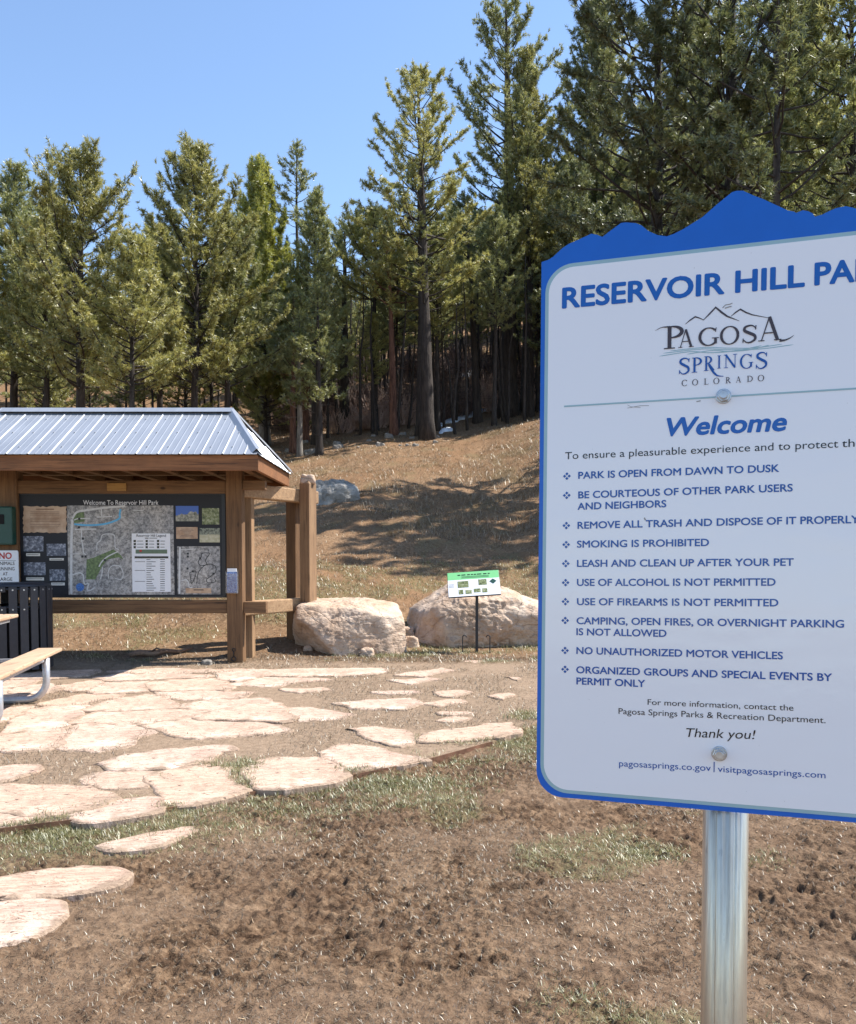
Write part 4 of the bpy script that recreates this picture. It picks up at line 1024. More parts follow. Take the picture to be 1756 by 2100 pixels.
for y0 in (.34, .06):
    for k in range(3): t_.prism([(.02 + .8 * (y0 > .1) * 0, .50 - k * .05), (.12, .50 - k * .05), (.12, .51 - k * .05), (.02, .51 - k * .05)], pn, .003 + .0003 * (y0 < .1), .004 + .0003 * (y0 < .1))
t_.build('header_text', M['ink'], ns)
for u0, v0, u1, v1 in ((.19, .36, .40, .62), (.59, .42, .75, .65), (.20, .10, .29, .28), (.33, .10, .45, .26), (.49, .14, .62, .29), (.65, .12, .75, .28)):
    MB().prism([(u0, v0), (u1, v0), (u1, v1), (u0, v1)], pn, .003, .0045).build('photograph', PM['wooded'], ns)
MB().prism([(.80, .55), (.87, .44), (.94, .55), (.87, .65)], pn, .003, .005).build('emblem', M['green_box'], ns)
MB().box((nb[0] - .022, nd - .022, nb[2] - .2), (nb[0] + .022, nd + .022, q[0][2] + .12)).build('post', M['black'], ns, .004)
MB().bar(pn(.2, .5, -.03), pn(.8, .5, -.03), .05, .014, nn_).build('bracket', M['black'], ns)
for (px, dx, lab) in ((949, .03, 'short black hooked iron stake left of the notice stand post'), (1005, -.03, 'short black hooked iron stake right of the notice stand post')):
    p = ground_hit(px, 1340); z = p[2]
    q_ = MB(); q_.tube([(p[0], p[1], z - .1), (p[0], p[1], z + .26)] + [(p[0] + dx * (1 - math.cos(t)), p[1], z + .26 + .035 * math.sin(t)) for t in np.linspace(.3, math.pi, 7)], .009, 7)
    tag(q_.build('iron_stake', M['black']), lab, 'stake')
def limb(pts, r0, r1, n=8): return np.linspace(r0, r1, len(pts)), n
p0, p1 = ground_hit(266, 1350), ground_hit(395, 1338)
br = thing('fallen_branch', tuple(p0), 'split dead branch lying on the earth under the map board', 'branch')
P_ = [p0 + (p1 - p0) * t + np.array([0, .05 * math.sin(9 * t), .05 + .02 * math.sin(14 * t)]) for t in np.linspace(0, 1, 14)]
MB().tube(P_, [.035, .045, .05, .048, .046, .05, .044, .040, .034, .03, .026, .022, .018, .01], 9).build('bough', M['branchwood'], br, 0, True)
MB().tube([P_[4] + np.array([0, 0, .02]), P_[4] + np.array([.12, -.05, .10]), P_[4] + np.array([.3, -.12, .06])], [.02, .014, .008], 7).build('side_twig', M['branchwood'], br, 0, True)
ex = np.linspace(fl(-500, 1760)[0], fl(1010, 1522)[0], 160); ey = np.interp(ex, EDGE[:, 0], EDGE[:, 1]); k_ = np.ones(9) / 9
ey2 = np.convolve(np.pad(ey, 4, 'edge'), k_, 'valid')
V = []; 
for x, y in zip(ex, ey2):
    zt_ = .006 + .006 * math.sin(x * 2.1)
    for dy_, z in ((0, zt_), (.006, zt_), (.006, -.09), (0, -.09)): V.append((x, y + dy_ - .02, z))
Fs = [(4 * k + j, 4 * k + (j + 1) % 4, 4 * k + 4 + (j + 1) % 4, 4 * k + 4 + j) for k in range(159) for j in range(4)]
tag(obj('steel_edging', V, Fs, M['rust']), 'thin rusty steel edging strip curving along the front of the flagstones', 'edging')

# ------------------------------------------------------------------ flagstones (outlines read off two enlargements of the terrace)
def a4(x, y): return fl(x * .34876, 1294.9 + y * .34876, .012)
def a5(x, y): return fl(525 + x * .34876, 1312.4 + y * .34876, .012)
STONES = [
 (a4, [(320, 670), (400, 610), (500, 548), (640, 538), (760, 540), (850, 590), (700, 665), (590, 692), (420, 692)], 'large pink flagstone in the middle of the terrace with a curved dirt patch in front'),
 (a4, [(-60, 605), (200, 588), (380, 583), (340, 640), (270, 682), (140, 697), (-60, 690)], 'flagstone left of the large pink one across the open dirt joint'),
 (a4, [(20, 600), (60, 560), (160, 480), (260, 440), (500, 440), (470, 480), (390, 545), (310, 578)], 'big squarish flagstone next to the dirt gully near the bench foot'),
 (a4, [(462, 508), (640, 468), (900, 466), (1215, 462), (1180, 518), (860, 528), (480, 536)], 'long flagstone with straight edges behind the large pink one'),
 (a4, [(500, 460), (620, 420), (720, 388), (880, 370), (960, 388), (1070, 448), (900, 460)], 'flagstone with pointed right corner left of the wide dirt triangle'),
 (a4, [(885, 302), (1000, 288), (1250, 280), (1355, 320), (1300, 344), (1000, 350), (915, 344)], 'bright oval flagstone with a dark curved joint at its left end'),
 (a4, [(935, 354), (1290, 350), (1480, 354), (1390, 388), (1090, 394), (990, 376)], 'narrow flagstone split off the front of the bright oval one'),
 (a4, [(1110, 432), (1280, 402), (1560, 396), (1610, 422), (1430, 448), (1200, 458)], 'cracked flagstone on the far side of the split square one'),
 (a4, [(1235, 474), (1450, 436), (1620, 428), (1695, 510), (1640, 528), (1400, 520), (1205, 518)], 'square flagstone with layered cracks beside dry grass'),
 (a4, [(800, 538), (1000, 527), (1300, 532), (1640, 545), (1665, 580), (1480, 606), (1180, 610), (940, 582)], 'long tapering flagstone with rounded front edge over the dirt'),
 (a4, [(590, 772), (760, 738), (980, 705), (1200, 680), (1310, 686), (1330, 702), (1200, 752), (980, 790), (740, 806)], 'slanting long flagstone alone in the front dirt'),
 (a4, [(565, 838), (720, 820), (860, 834), (892, 880), (820, 918), (640, 916), (560, 872)], 'dull pink rounded flagstone half buried in dust'),
 (a4, [(928, 905), (960, 842), (1100, 812), (1290, 790), (1330, 850), (1370, 895), (1460, 928), (1250, 985), (1060, 1012), (930, 1005), (975, 955)], 'jagged flagstone with a pale worn streak and grass tuft at its right'),
 (a4, [(-80, 912), (200, 916), (450, 930), (640, 955), (660, 988), (420, 1040), (210, 1070), (-80, 1036)], 'big pitted flagstone at the left front of the terrace'),
 (a4, [(-80, 1052), (130, 1066), (205, 1088), (170, 1118), (-80, 1150)], 'smooth pink flagstone in the front left corner against the edging'),
 (a4, [(500, 1072), (620, 1032), (760, 1000), (890, 986), (880, 1044), (700, 1072), (560, 1088)], 'thin wedge of flagstone lying along the steel edging'),
 (a5, [(5, 790), (60, 722), (190, 700), (340, 698), (400, 745), (510, 790), (420, 824), (180, 852), (20, 858)], 'rounded flagstone on the edging with faint parallel ripples'),
 (a5, [(365, 652), (520, 615), (740, 638), (850, 660), (985, 692), (840, 724), (560, 752), (490, 730)], 'large pointed flagstone whose tip meets the bare steel edging'),
 (a5, [(535, 520), (700, 514), (860, 530), (920, 575), (930, 596), (830, 626), (730, 600), (640, 560)], 'triangular flagstone just behind the large pointed one'),
 (a5, [(970, 578), (1000, 545), (1230, 530), (1330, 495), (1500, 488), (1535, 530), (1440, 568), (1200, 588), (1000, 596)], 'long pale flagstone nearest the park sign with grass in front'),
 (a5, [(1055, 468), (1180, 454), (1285, 460), (1210, 480), (1110, 482)], 'small oval flagstone behind the long pale one near the park sign'),
 (a5, [(465, 372), (620, 360), (900, 345), (945, 372), (850, 410), (620, 402)], 'bright kite shaped flagstone on its own in dry turf'),
 (a5, [(172, 402), (300, 395), (470, 415), (575, 440), (430, 462), (270, 470), (215, 440)], 'low flagstone between square cracked one and the dry turf'),
 (a5, [(990, 368), (1180, 350), (1225, 364), (1080, 386)], 'small diamond flagstone in the dust right of the kite shaped one'),
 (a5, [(1045, 302), (1200, 294), (1275, 310), (1170, 332), (1090, 326)], 'dusty flagstone in front of the notice stand, middle distance'),
 (a5, [(690, 306), (930, 294), (965, 305), (780, 319)], 'thin dusty flagstone strip behind the kite shaped one'),
 (a5, [(150, 288), (380, 280), (455, 295), (260, 309)], 'slim flagstone strip in front of the flat topped boulder'),
 (a5, [(-60, 182), (300, 168), (740, 168), (775, 185), (700, 205), (430, 214), (-60, 212)], 'very wide bright flagstone before the flat topped boulder'),
 (a5, [(-60, 228), (300, 220), (485, 230), (300, 246), (-60, 264)], 'second bright row flagstone before the flat topped boulder'),
 (a5, [(785, 237), (1000, 222), (1095, 232), (930, 256)], 'pale flagstone sliver with bright rim left of the dusty middle ones'),
 (a5, [(820, 207), (1090, 165), (1165, 180), (1000, 211)], 'faint flagstone showing through dust before the notice stand'),
 (a5, [(1480, 214), (1560, 222), (1530, 236)], 'tiny bright flagstone corner beside the park sign edge'),
 (a5, [(1385, 327), (1500, 314), (1535, 330), (1450, 346)], 'faint small flagstone left of the park sign in the dust'),
 (a5, [(1180, 121), (1340, 121), (1285, 133)], 'thin pale flagstone at the foot of the notice stand'),
 (a5, [(1075, 427), (1280, 422), (1245, 434)], 'nearly buried flagstone line behind the small oval one'),
 (a4, [(-80, 1435), (300, 1390), (600, 1368), (690, 1390), (640, 1430), (470, 1470), (200, 1480), (-80, 1505)], 'stepping flagstone out in the mud before the terrace, farther of two'),
 (a4, [(-80, 1572), (200, 1555), (300, 1570), (290, 1622), (150, 1690), (-80, 1726)], 'stepping flagstone out in the mud before the terrace, nearer of two'),
 (a4, [(640, 1222), (900, 1180), (1080, 1128), (1060, 1152), (930, 1206), (760, 1228)], 'sliver of flagstone half buried in mud beyond the edging'),
 (a4, [(-80, 822), (170, 800), (185, 816), (60, 856), (-80, 890)], 'flagstone at the left frame edge among the front dirt'),
 (a4, [(650, 230), (900, 218), (1250, 215), (1190, 240), (900, 246), (680, 241)], 'wide flagstone on the far edge under the map board'),
 (a4, [(580, 270), (700, 251), (1000, 250), (1250, 254), (1180, 271), (830, 281), (640, 290)], 'second row flagstone below the map board'),
 (a4, [(1290, 246), (1440, 232), (1555, 262), (1400, 291), (1300, 270)], 'flagstone just front of the right shelter post'),
 (a4, [(1230, 226), (1500, 221), (1440, 231), (1260, 238)], 'narrow flagstone touching the right shelter post foot'),
 (a4, [(1470, 238), (1700, 230), (1800, 248), (1640, 262), (1565, 258)], 'flagstone right of the right shelter post'),
 (a4, [(1390, 298), (1560, 270), (1700, 268), (1690, 300), (1600, 318), (1380, 313)], 'layered flagstone edging the dry turf right of the oval one'),
 (a4, [(330, 322), (560, 290), (615, 315), (530, 345), (440, 346)], 'pointed flagstone right of the bench leg'),
 (a4, [(540, 348), (640, 305), (870, 298), (862, 350), (700, 364), (560, 358)], 'flagstone left of the bright oval one'),
 (a4, [(225, 422), (480, 368), (700, 366), (600, 402), (420, 432), (255, 436)], 'sweeping flagstone curving away from the bench foot'),
 (a4, [(-80, 292), (200, 288), (120, 320), (-80, 326)], 'flagstone strip behind the bench leg'),
 (a4, [(140, 328), (300, 302), (312, 340), (240, 372), (100, 358)], 'flagstone directly under the bench leg bend'),
 (a4, [(-80, 336), (110, 348), (225, 374), (200, 388), (-80, 378)], 'rough flagstone beneath the bench'),
 (a4, [(-80, 470), (130, 442), (178, 448), (100, 490), (-20, 535)], 'flagstone in front of the bench foot at the left'),
 (a4, [(-80, 248), (300, 237), (560, 226), (520, 262), (280, 276), (-80, 284)], 'flagstone in the roof shadow by the trash can'),
]
def stone(pts3, label, k):
    P = np.array([p[:2] for p in pts3]); n = len(P); out = []
    c = P.mean(0)
    for i_ in range(n):
        a_, b_ = P[i_], P[(i_ + 1) % n]; L = np.linalg.norm(b_ - a_); m_ = max(3, int(L / .05)); nr = np.array([(b_ - a_)[1], -(b_ - a_)[0]]) / (L + 1e-9)
        for j in range(m_):
            t = j / m_; p = a_ + (b_ - a_) * t
            out.append(p + nr * (.13 * (noise2(np.array([p[0] * 4.2]), np.array([p[1] * 4.2]), 40 + k)[0] - .5) + .05 * (noise2(np.array([p[0] * 17]), np.array([p[1] * 17]), 41)[0] - .5)))
    O = np.array(out)
    O = (np.roll(O, 1, 0) + 6 * O + np.roll(O, -1, 0)) / 8
    d0 = O - O.mean(0); O = O.mean(0) + d0 * (1 + (.05 if k in range(17, 36) else .088) / np.linalg.norm(d0, axis=1)[:, None])
    m_ = len(O); zt_ = .008 + .014 * ((k * 37) % 11) / 11
    if 'mud' in label: zt_ -= .030
    c = O.mean(0); d_ = O - c; ln = np.linalg.norm(d_, axis=1)[:, None]
    rings = [(O, -.06), (O, zt_ - .012), (c + d_ * (1 - .010 / ln), zt_ - .003), (c + d_ * (1 - .028 / np.maximum(ln, .06)), zt_)]
    for f in (.75, .5, .25): rings.append((c + d_ * f, zt_))
    V = []
    for j, (R_, z) in enumerate(rings):
        zz = z + (0 if j < 1 else 1) * .008 * (noise2(R_[:, 0] * 3, R_[:, 1] * 3, 60 + k) - .5) + (j > 2) * .004 * (noise2(R_[:, 0] * 11, R_[:, 1] * 11, 61) - .5)
        V.append(np.concatenate([R_, np.full((m_, 1), 1.0) * np.reshape(zz, (-1, 1))], 1))
    V = np.concatenate(V + [np.array([[c[0], c[1], zt_]])])
    Fs = [(j * m_ + i_, j * m_ + (i_ + 1) % m_, (j + 1) * m_ + (i_ + 1) % m_, (j + 1) * m_ + i_) for j in range(len(rings) - 1) for i_ in range(m_)]
    Fs += [((len(rings) - 1) * m_ + i_, (len(rings) - 1) * m_ + (i_ + 1) % m_, len(V) - 1) for i_ in range(m_)]
    o = obj('flagstone', V, Fs, M['flag'], smooth_shade=False, origin=(c[0], c[1], 0))
    ed = np.concatenate([np.full(m_, v) for v in (1, 1, 1, .85, .4, .15, 0)] + [[0]])
    at_ = o.data.attributes.new('rim', 'FLOAT', 'POINT'); at_.data.foreach_set('value', ed.astype(np.float32))
    tag(o, label, 'flagstone', 'flagstones of the terrace')
for k, (fn, pts, lab) in enumerate(STONES): stone([fn(*p) for p in pts], lab, k)

# ------------------------------------------------------------------ grass and litter
def blades(name, x, y, length, width, lean, mat, tint, label, kind='stuff', zoff=-.004):
    n = len(x); z = gz(x, y) + zoff
    pat = patio_w(x, y); z = z + .014 * (pat > .5)
    az = rng.uniform(0, 2 * math.pi, n); th_ = np.clip(rng.normal(lean, .35, n), 0, 1.50)
    d = np.stack([np.sin(th_) * np.cos(az), np.sin(th_) * np.sin(az), np.cos(th_)], 1)
    az2 = az + math.pi / 2 + rng.uniform(-.7, .7, n); w = np.stack([np.cos(az2), np.sin(az2), np.zeros(n)], 1) * (width / 2)[:, None]
    B_ = np.stack([x, y, z], 1)
    mid = B_ + d * (length * .55)[:, None]; d2 = d.copy(); d2[:, 2] -= .35; tip = mid + d2 * (length * .5)[:, None]
    tip[:, 2] = np.maximum(tip[:, 2], z + .002)
    V = np.stack([B_ - w, B_ + w, mid + w * .75, mid - w * .75, tip], 1).reshape(-1, 3)
    b_ = np.arange(n)[:, None] * 5
    Fs = np.concatenate([b_ + np.array([[0, 1, 2]]), b_ + np.array([[0, 2, 3]]), b_ + np.array([[3, 2, 4]])])
    o = obj(name, V, Fs.astype(np.int32), mat)
    a_ = o.data.attributes.new('tint', 'FLOAT', 'POINT'); a_.data.foreach_set('value', np.repeat(tint, 5).astype(np.float32))
    return tag(o, label, None, None, kind)
def scatter(n, x0, x1, y0, y1, keep):
    x = rng.uniform(x0, x1, n); y = y0 * (y1 / y0) ** rng.uniform(0, 1, n)     # denser towards the viewer
    k = rng.uniform(0, 1, n) < keep(x, y)
    return x[k], y[k]
onstone = []
for fn, pts, lab in STONES:
    P = np.array([fn(*p)[:2] for p in pts]); onstone.append(P)
def in_stone(x, y, grow=-.02):
    r_ = np.zeros(len(x), bool)
    for P in onstone:
        c_ = P.mean(0); Q = c_ + (P - c_) * (1 + grow); ins = np.zeros(len(x), bool); j = len(Q) - 1
        for i_ in range(len(Q)):
            cond = ((Q[i_, 1] > y) != (Q[j, 1] > y)) & (x < (Q[j, 0] - Q[i_, 0]) * (y - Q[i_, 1]) / (Q[j, 1] - Q[i_, 1] + 1e-12) + Q[i_, 0]); ins ^= cond; j = i_
        r_ |= ins
    return r_
def k_litter(x, y):
    d = edge_y(x) - y; p = patio_w(x, y)
    k = np.where(p > .5, .35 * smooth(.35, .6, fbm2(x * 1.2, y * 1.2, 90)), .15 + .85 * smooth(.36, .60, fbm2(x * 1.1, y * 1.1, 91)))
    return k * ~in_stone(x, y)
x, y = scatter(420000, -4.6, 3.2, 2.5, 13.5, k_litter)
n = len(x); sc_ = (y / 4.5) ** .55
blades('grass_litter', x, y, rng.uniform(.012, .042, n) * sc_, rng.uniform(.002, .0042, n) * sc_, 1.12, M['litter'], rng.uniform(0, 1, n) ** 1.5, 'dry matted bits of dead grass over the mud and dirt joints')
def clump(x, y, per, r):
    i_ = np.repeat(np.arange(len(x)), per); sc = (y[i_] / 5) ** .5
    return x[i_] + rng.normal(0, r, len(i_)) * sc, y[i_] + rng.normal(0, r, len(i_)) * sc
def k_green(x, y):
    _, g_, _ = zone(x, y)
    return g_ * ~in_stone(x, y)
x, y = scatter(260000, -4.5, 3.0, 2.6, 13.4, k_green)
x2, y2 = [], []
for (px, py, sx, sy, cnt) in ((40, 1716, .22, .12, 1500), (110, 1712, .12, .08, 700), (490, 1578, .16, .14, 900), (1330, 1755, .10, .07, 700), (1190, 2110, .09, .08, 500), (780, 1345, .35, .15, 900), (950, 1338, .4, .15, 700), (1080, 1325, .3, .2, 500), (980, 1560, .3, .12, 700), (1090, 1540, .15, .2, 700), (330, 1660, .3, .08, 500), (620, 1625, .35, .12, 1600), (760, 1606, .35, .14, 2000), (860, 1610, .25, .16, 1500), (560, 1660, .3, .15, 1000), (700, 1660, .4, .12, 900), (270, 1740, .25, .1, 500), (420, 1700, .3, .12, 700), (1080, 1470, .1, .15, 500), (920, 1520, .25, .1, 400), (1560, 1765, .08, .06, 200)):
    p = ground_hit(px, py); x2.append(rng.normal(p[0], sx, cnt)); y2.append(rng.normal(p[1], sy, cnt))
x = np.concatenate([x] + x2); y = np.concatenate([y] + y2); k = ~in_stone(x, y, .0); x, y = x[k], y[k]; k = rng.uniform(0, 1, len(x)) < .16; xc, yc = clump(x[k], y[k], 9, .022); x, y = np.concatenate([x[::3], xc]), np.concatenate([y[::3], yc])
k = ~in_stone(x, y, .0); x, y = x[k], y[k]; n = len(x); sc_ = (y / 5) ** .5
blades('grass', x, y, rng.uniform(.02, .055, n) * sc_, rng.uniform(.0022, .0042, n) * sc_, .85, M['blade_green'], np.clip(rng.normal(.5, .28, n) + .5 * (fbm2(x * 2, y * 2, 5) - .5), 0, 1), 'low green grass in patches along the terrace edging and over the mud')
def k_hill(x, y):
    return .25 + .75 * smooth(.38, .6, fbm2(x * .6, y * .6, 95))
x, y = scatter(150000, -16, 13, 12.6, 60, k_hill)
k = np.abs(x) < y * .62 + 1; x, y = x[k], y[k]; k = rng.uniform(0, 1, len(x)) < .10; xc, yc = clump(x[k], y[k], 14, .05); x, y = np.concatenate([x, xc]), np.concatenate([y, yc])
n = len(x); sc_ = (y / 18) ** .5
_, gg_, _ = zone(x, y)
blades('hill_grass', x, y, rng.uniform(.05, .13, n) * sc_, rng.uniform(.006, .011, n) * sc_, 1.05, M['blade_dry'], np.clip(rng.uniform(0, 1, n), 0, 1), 'dry tan grass and needles covering the hillside')
x, y = scatter(26000, -2, 12, 22, 36, lambda x, y: smooth(.45, .62, fbm2(x * .7, y * .7, 33)))
n = len(x)
blades('bank_straw', x, y, rng.uniform(.14, .34, n), rng.uniform(.008, .014, n), .8, M['blade_dry'], np.clip(rng.normal(.6, .25, n), 0, 1), 'shaggy straw coloured grass on the bank of the hillside')
x, y = scatter(60000, -7, 3, 13.0, 21, lambda x, y: zone(x, y)[1])
n = len(x)
blades('bank_grass', x, y, rng.uniform(.05, .12, n), rng.uniform(.006, .011, n), .9, M['blade_green'], np.clip(rng.normal(.62, .25, n), 0, 1), 'tufted pale green grass on the low bank behind the shelter')
mb = MB(); r4 = random.Random(3)
for k in range(60):
    px, py = r4.uniform(250, 1750), r4.uniform(1720, 2120)
    if k < 9: px, py = ((1553, 1697), (1483, 1800), (1290, 2035), (1705, 1870), (1660, 1985), (1345, 2000), (1230, 1700), (1735, 2040), (1690, 2020))[k]
    p = fl(px, py); z = float(gz(p[0], p[1])); a_ = r4.uniform(0, 3.14); L = r4.uniform(.008, .022) if k < 40 else r4.uniform(.03, .06); w_ = .0045 if k < 40 else .0022
    dv = np.array([math.cos(a_), math.sin(a_), r4.uniform(-.1, .25)]) * L / 2; c_ = np.array([p[0], p[1], z + .004]); mb.bar(c_ - dv, c_ + dv, w_, w_ * .7)
tag(mb.build('wood_litter', M['chip']), 'pale wood chips and snapped stems scattered over the mud', None, None, 'stuff')

# ------------------------------------------------------------------ pines
def unit(v): return v / (np.linalg.norm(v, axis=-1, keepdims=True) + 1e-12)
def pine_meshes(H, cb, R, style, seed, rt=None, needle=.17, nper=15, lean=(0, 0), dens=1.0):
    """Meshes of one pine standing at the origin: trunk with limbs, and the needle crown.
    H height, cb height of the lowest green limb, R crown radius, rt trunk radius."""
    g = np.random.default_rng(seed); rt = rt or .012 * H + .03
    tb = MB(); nz = 14
    zs = np.linspace(-.4, H * .985, nz); wob = np.cumsum(g.normal(0, .035 * H / 14, (nz, 2)), 0) * .6
    def axis_at(z):
        t = np.clip(z / H, 0, 1)
        return np.array([np.interp(z, zs, wob[:, 0]) - wob[0, 0] + lean[0] * t * H, np.interp(z, zs, wob[:, 1]) - wob[0, 1] + lean[1] * t * H, z])
    rad = rt * (1 - np.clip(zs / H, 0, 1)) ** .8 + .012; rad[0] *= 1.5; rad[1] *= 1.08
    tb.tube([axis_at(z) for z in zs], rad, 11)
    C, Dn, Ax = [], [], []                             # tuft centre, direction
    nb_ = int((H - cb) * {'dense': 13.0, 'tall': 8.2, 'thin': 7.5, 'young': 13, 'plume': 13, 'big': 8.0, 'back': 8.5}[style] * dens)
    az = g.uniform(0, 6.28)
    for k in range(nb_):
        t = (k + g.uniform(0, 1)) / nb_; z = cb + (H * .975 - cb) * t ** .95
        prof = {'dense': min(1, .72 + t * 1.6) * (1 - t ** 1.45) ** .72 + .09, 'tall': min(1, .62 + t * 1.5) * (1 - t ** 2.0) ** .8 + .10, 'thin': (.5 + .5 * abs(math.sin(t * 7 + seed))) * (1 - t ** 2) + .12, 'plume': min(1, .8 + t) * (1 - t ** 1.2) ** .7 + .05, 'young': min(1, .75 + t) * (1 - t) ** .62 + .06, 'big': min(1, .7 + t) * (1 - t ** 2) ** .8 + .06, 'back': min(1, .8 + t * 2) * (1 - t ** 1.6) ** .75 + .10}[style]
        L = R * prof * g.uniform(.70, 1.30) * (1 + .22 * math.sin(3 * az + 5 * t + seed))
        az += 2.399 + g.normal(0, .35)
        el = math.radians({'dense': 8, 'tall': 2, 'thin': 4, 'young': 24, 'plume': 30, 'big': -2, 'back': 8}[style] + 44 * t ** 1.3 + g.normal(0, 9))
        if L < .12: L = .12
        o = axis_at(z); hd = np.array([math.cos(az), math.sin(az), 0])
        n_ = 5; pts = [o]; d = hd * math.cos(el) + np.array([0, 0, math.sin(el)])
        for j in range(n_):
            d = unit(d + np.array([0, 0, .13]) + g.normal(0, .10, 3)); pts.append(pts[-1] + d * L / n_)
        pts = np.array(pts)
        r0 = max(.010, min(rt * .34, .013 * L + .008) * (1 - t * .3))
        tb.tube(pts, np.linspace(r0, .006, n_ + 1), 5, False)
        nt_ = max(3, int(L * {'dense': 10.0, 'tall': 9.0, 'thin': 8.0, 'young': 8.5, 'plume': 8.0, 'big': 7.5, 'back': 6.5}[style]))
        for j in range(nt_):
            s_ = g.uniform(.46, 1.0) ** .75 if style == 'big' else g.uniform(.34, 1.0) ** .75 if style in ('tall', 'thin') else g.uniform(.15, 1.0) ** .8
            q = s_ * n_; i_ = min(int(q), n_ - 1); p = pts[i_] + (pts[i_ + 1] - pts[i_]) * (q - i_); bd = unit(pts[i_ + 1] - pts[i_])
            side = unit(np.cross(bd, [0, 0, 1])) * g.choice((-1, 1))
            td = unit(bd * g.uniform(.35, 1) + side * g.uniform(.3, 1.1) + np.array([0, 0, g.uniform(-.15, .65)]))
            tl = g.uniform(.16, .50) * (1.15 - s_ * .45) * (1.0 if style != 'young' else 1.2)
            e_ = p + td * tl
            if j % 3 == 0: tb.tube([p, p + td * tl * .5 + np.array([0, 0, -.01]), e_], [.008, .006, .004], 3, False)
            C.append(e_); Dn.append(td)
            if tl > .24: C.append(p + td * tl * .58 + g.normal(0, .03, 3)); Dn.append(unit(td + g.normal(0, .4, 3)))
            for _ in range(g.integers(0, 2)): C.append(e_ + g.normal(0, .11, 3)); Dn.append(unit(td + g.normal(0, .6, 3) + [0, 0, .3]))
        C.append(pts[-1]); Dn.append(unit(pts[-1] - pts[-2]))
        if style == 'plume':                           # long upright needle plumes closing every limb
            for q in (.94, .86, .78, .70, .62): p = o + (pts[-1] - o) * q; p[2] = np.interp(q * n_, range(n_ + 1), pts[:, 2]); p[:2] = [np.interp(q * n_, range(n_ + 1), pts[:, e]) for e in (0, 1)]; C.append(p); Dn.append(unit(pts[-1] - pts[-3]))
            for q in range(1, 5): C.append(pts[-1] + np.array([0, 0, .13 * q])); Dn.append(np.array([g.normal(0, .12), g.normal(0, .12), 1.0]))
    for z in np.linspace(H * .94, H, 6): C.append(axis_at(z)); Dn.append(unit(np.array([g.normal(0, .3), g.normal(0, .3), 1])))
    if style in ('tall', 'big', 'thin'):               # dead stubs on the bare trunk
        for k in range(int(cb * 2.2)):
            z = g.uniform(cb * .25, cb); a_ = g.uniform(0, 6.28); L = g.uniform(.3, 1.4); o = axis_at(z); hd = np.array([math.cos(a_), math.sin(a_), g.uniform(-.3, .25)])
            tb.tube([o, o + hd * L * .5 + [0, 0, -.03], o + hd * L + [0, 0, g.uniform(-.2, .12)]], [.016, .010, .004], 4, False)
    C = np.array(C); Dn = np.array(Dn); m = len(C)
    nper = int(nper * 1.3); idx = np.repeat(np.arange(m), nper); n = len(idx)
    nd_ = unit(Dn[idx] * 1.0 + g.normal(0, .74, (n, 3)))
    base = C[idx] - Dn[idx] * (g.uniform(0, .16, n) * needle / .17)[:, None]
    ln = needle * g.uniform(.65, 1.1, n); tip = base + nd_ * ln[:, None]; tip[:, 2] -= .02
    w = unit(np.cross(nd_, g.normal(0, 1, (n, 3)))) * (needle * .062 + .002)
    V = np.stack([base - w, base + w, tip], 1).reshape(-1, 3); Fs = np.arange(n * 3, dtype=np.int32).reshape(-1, 3)
    cm = mesh_from('crown', V, Fs)
    tuft = np.clip(g.normal(.5, .2, m), 0, 1); tint = np.clip(tuft[idx] + g.normal(0, .14, n), 0, 1)
    a_ = cm.attributes.new('tint', 'FLOAT', 'POINT'); a_.data.foreach_set('value', np.repeat(tint, 3).astype(np.float32))
    tm = mesh_from('trunk', tb.v, tb.f, True)
    return tm, cm
def plant(tm, cm, loc, label, cat='tree', group=None, rz=0.0, sc=1.0, name='pine_tree', sxy=1.0):
    root = thing(name, tuple(loc), label, cat, group); root.rotation_euler = (0, 0, rz); root.scale = (sc * sxy, sc * sxy, sc)
    link(bpy.data.objects.new('trunk', tm), root); link(bpy.data.objects.new('crown', cm), root)
    return root
def hero(px, py_top, depth, rpx, py_cb, style, needle_m, label, seed, bark_m='bark', tr_px=None, needle=.17, nper=15, dens=1.0, base=None, lean=(0, 0)):
    """base: pixel of the trunk foot when the photo shows it, else the tree stands at depth."""
    if base is not None: p = ground_hit(*base, d0=15); depth = p[1]; x = p[0]
    else: x = at(px, 1146, depth)[0]
    z0 = float(gz(x, depth)); topz = at(px, py_top, depth)[2]; cbz = at(px, py_cb, depth)[2]
    H = topz - z0; cb = max(.4, cbz - z0); R = rpx / F * depth
    dx = (at(px, py_top, depth)[0] - x) / H
    tm, cm = pine_meshes(H, cb, R, style, seed, None if tr_px is None else tr_px / F * depth / 2, needle, nper, (dx + lean[0], lean[1]), dens)
    tm.materials.append(M[bark_m]); cm.materials.append(M[needle_m])
    return plant(tm, cm, (x, depth, z0), label)
G1 = 'needle_gold'; G2 = 'needle_green'; G3 = 'needle_dark'
hero(30, 338, 37, 105, 800, 'dense', G2, 'bushy olive pine at the left frame edge behind the shelter roof', 11, needle=.19)
hero(165, 308, 31, 172, 800, 'dense', G1, 'broad golden olive pine with a split leader, second from the left', 12, tr_px=22, needle=.18, dens=1.15)
hero(268, 490, 29, 135, 810, 'dense', G1, 'rounded golden pine between the broad one and the tall pointed one', 13, tr_px=14, needle=.17, dens=1.2)
hero(402, 297, 36, 150, 800, 'dense', G1, 'tall evenly pointed olive pine just left of the young bright pine', 14, tr_px=16, needle=.19, dens=1.1)
hero(528, 333, 24.5, 142, 860, 'plume', 'needle_young', 'young bright green pine with long needle plumes and pale grey trunk', 15, 'bark_pale', 22, needle=.26, nper=26, dens=.8, base=(543, 915))
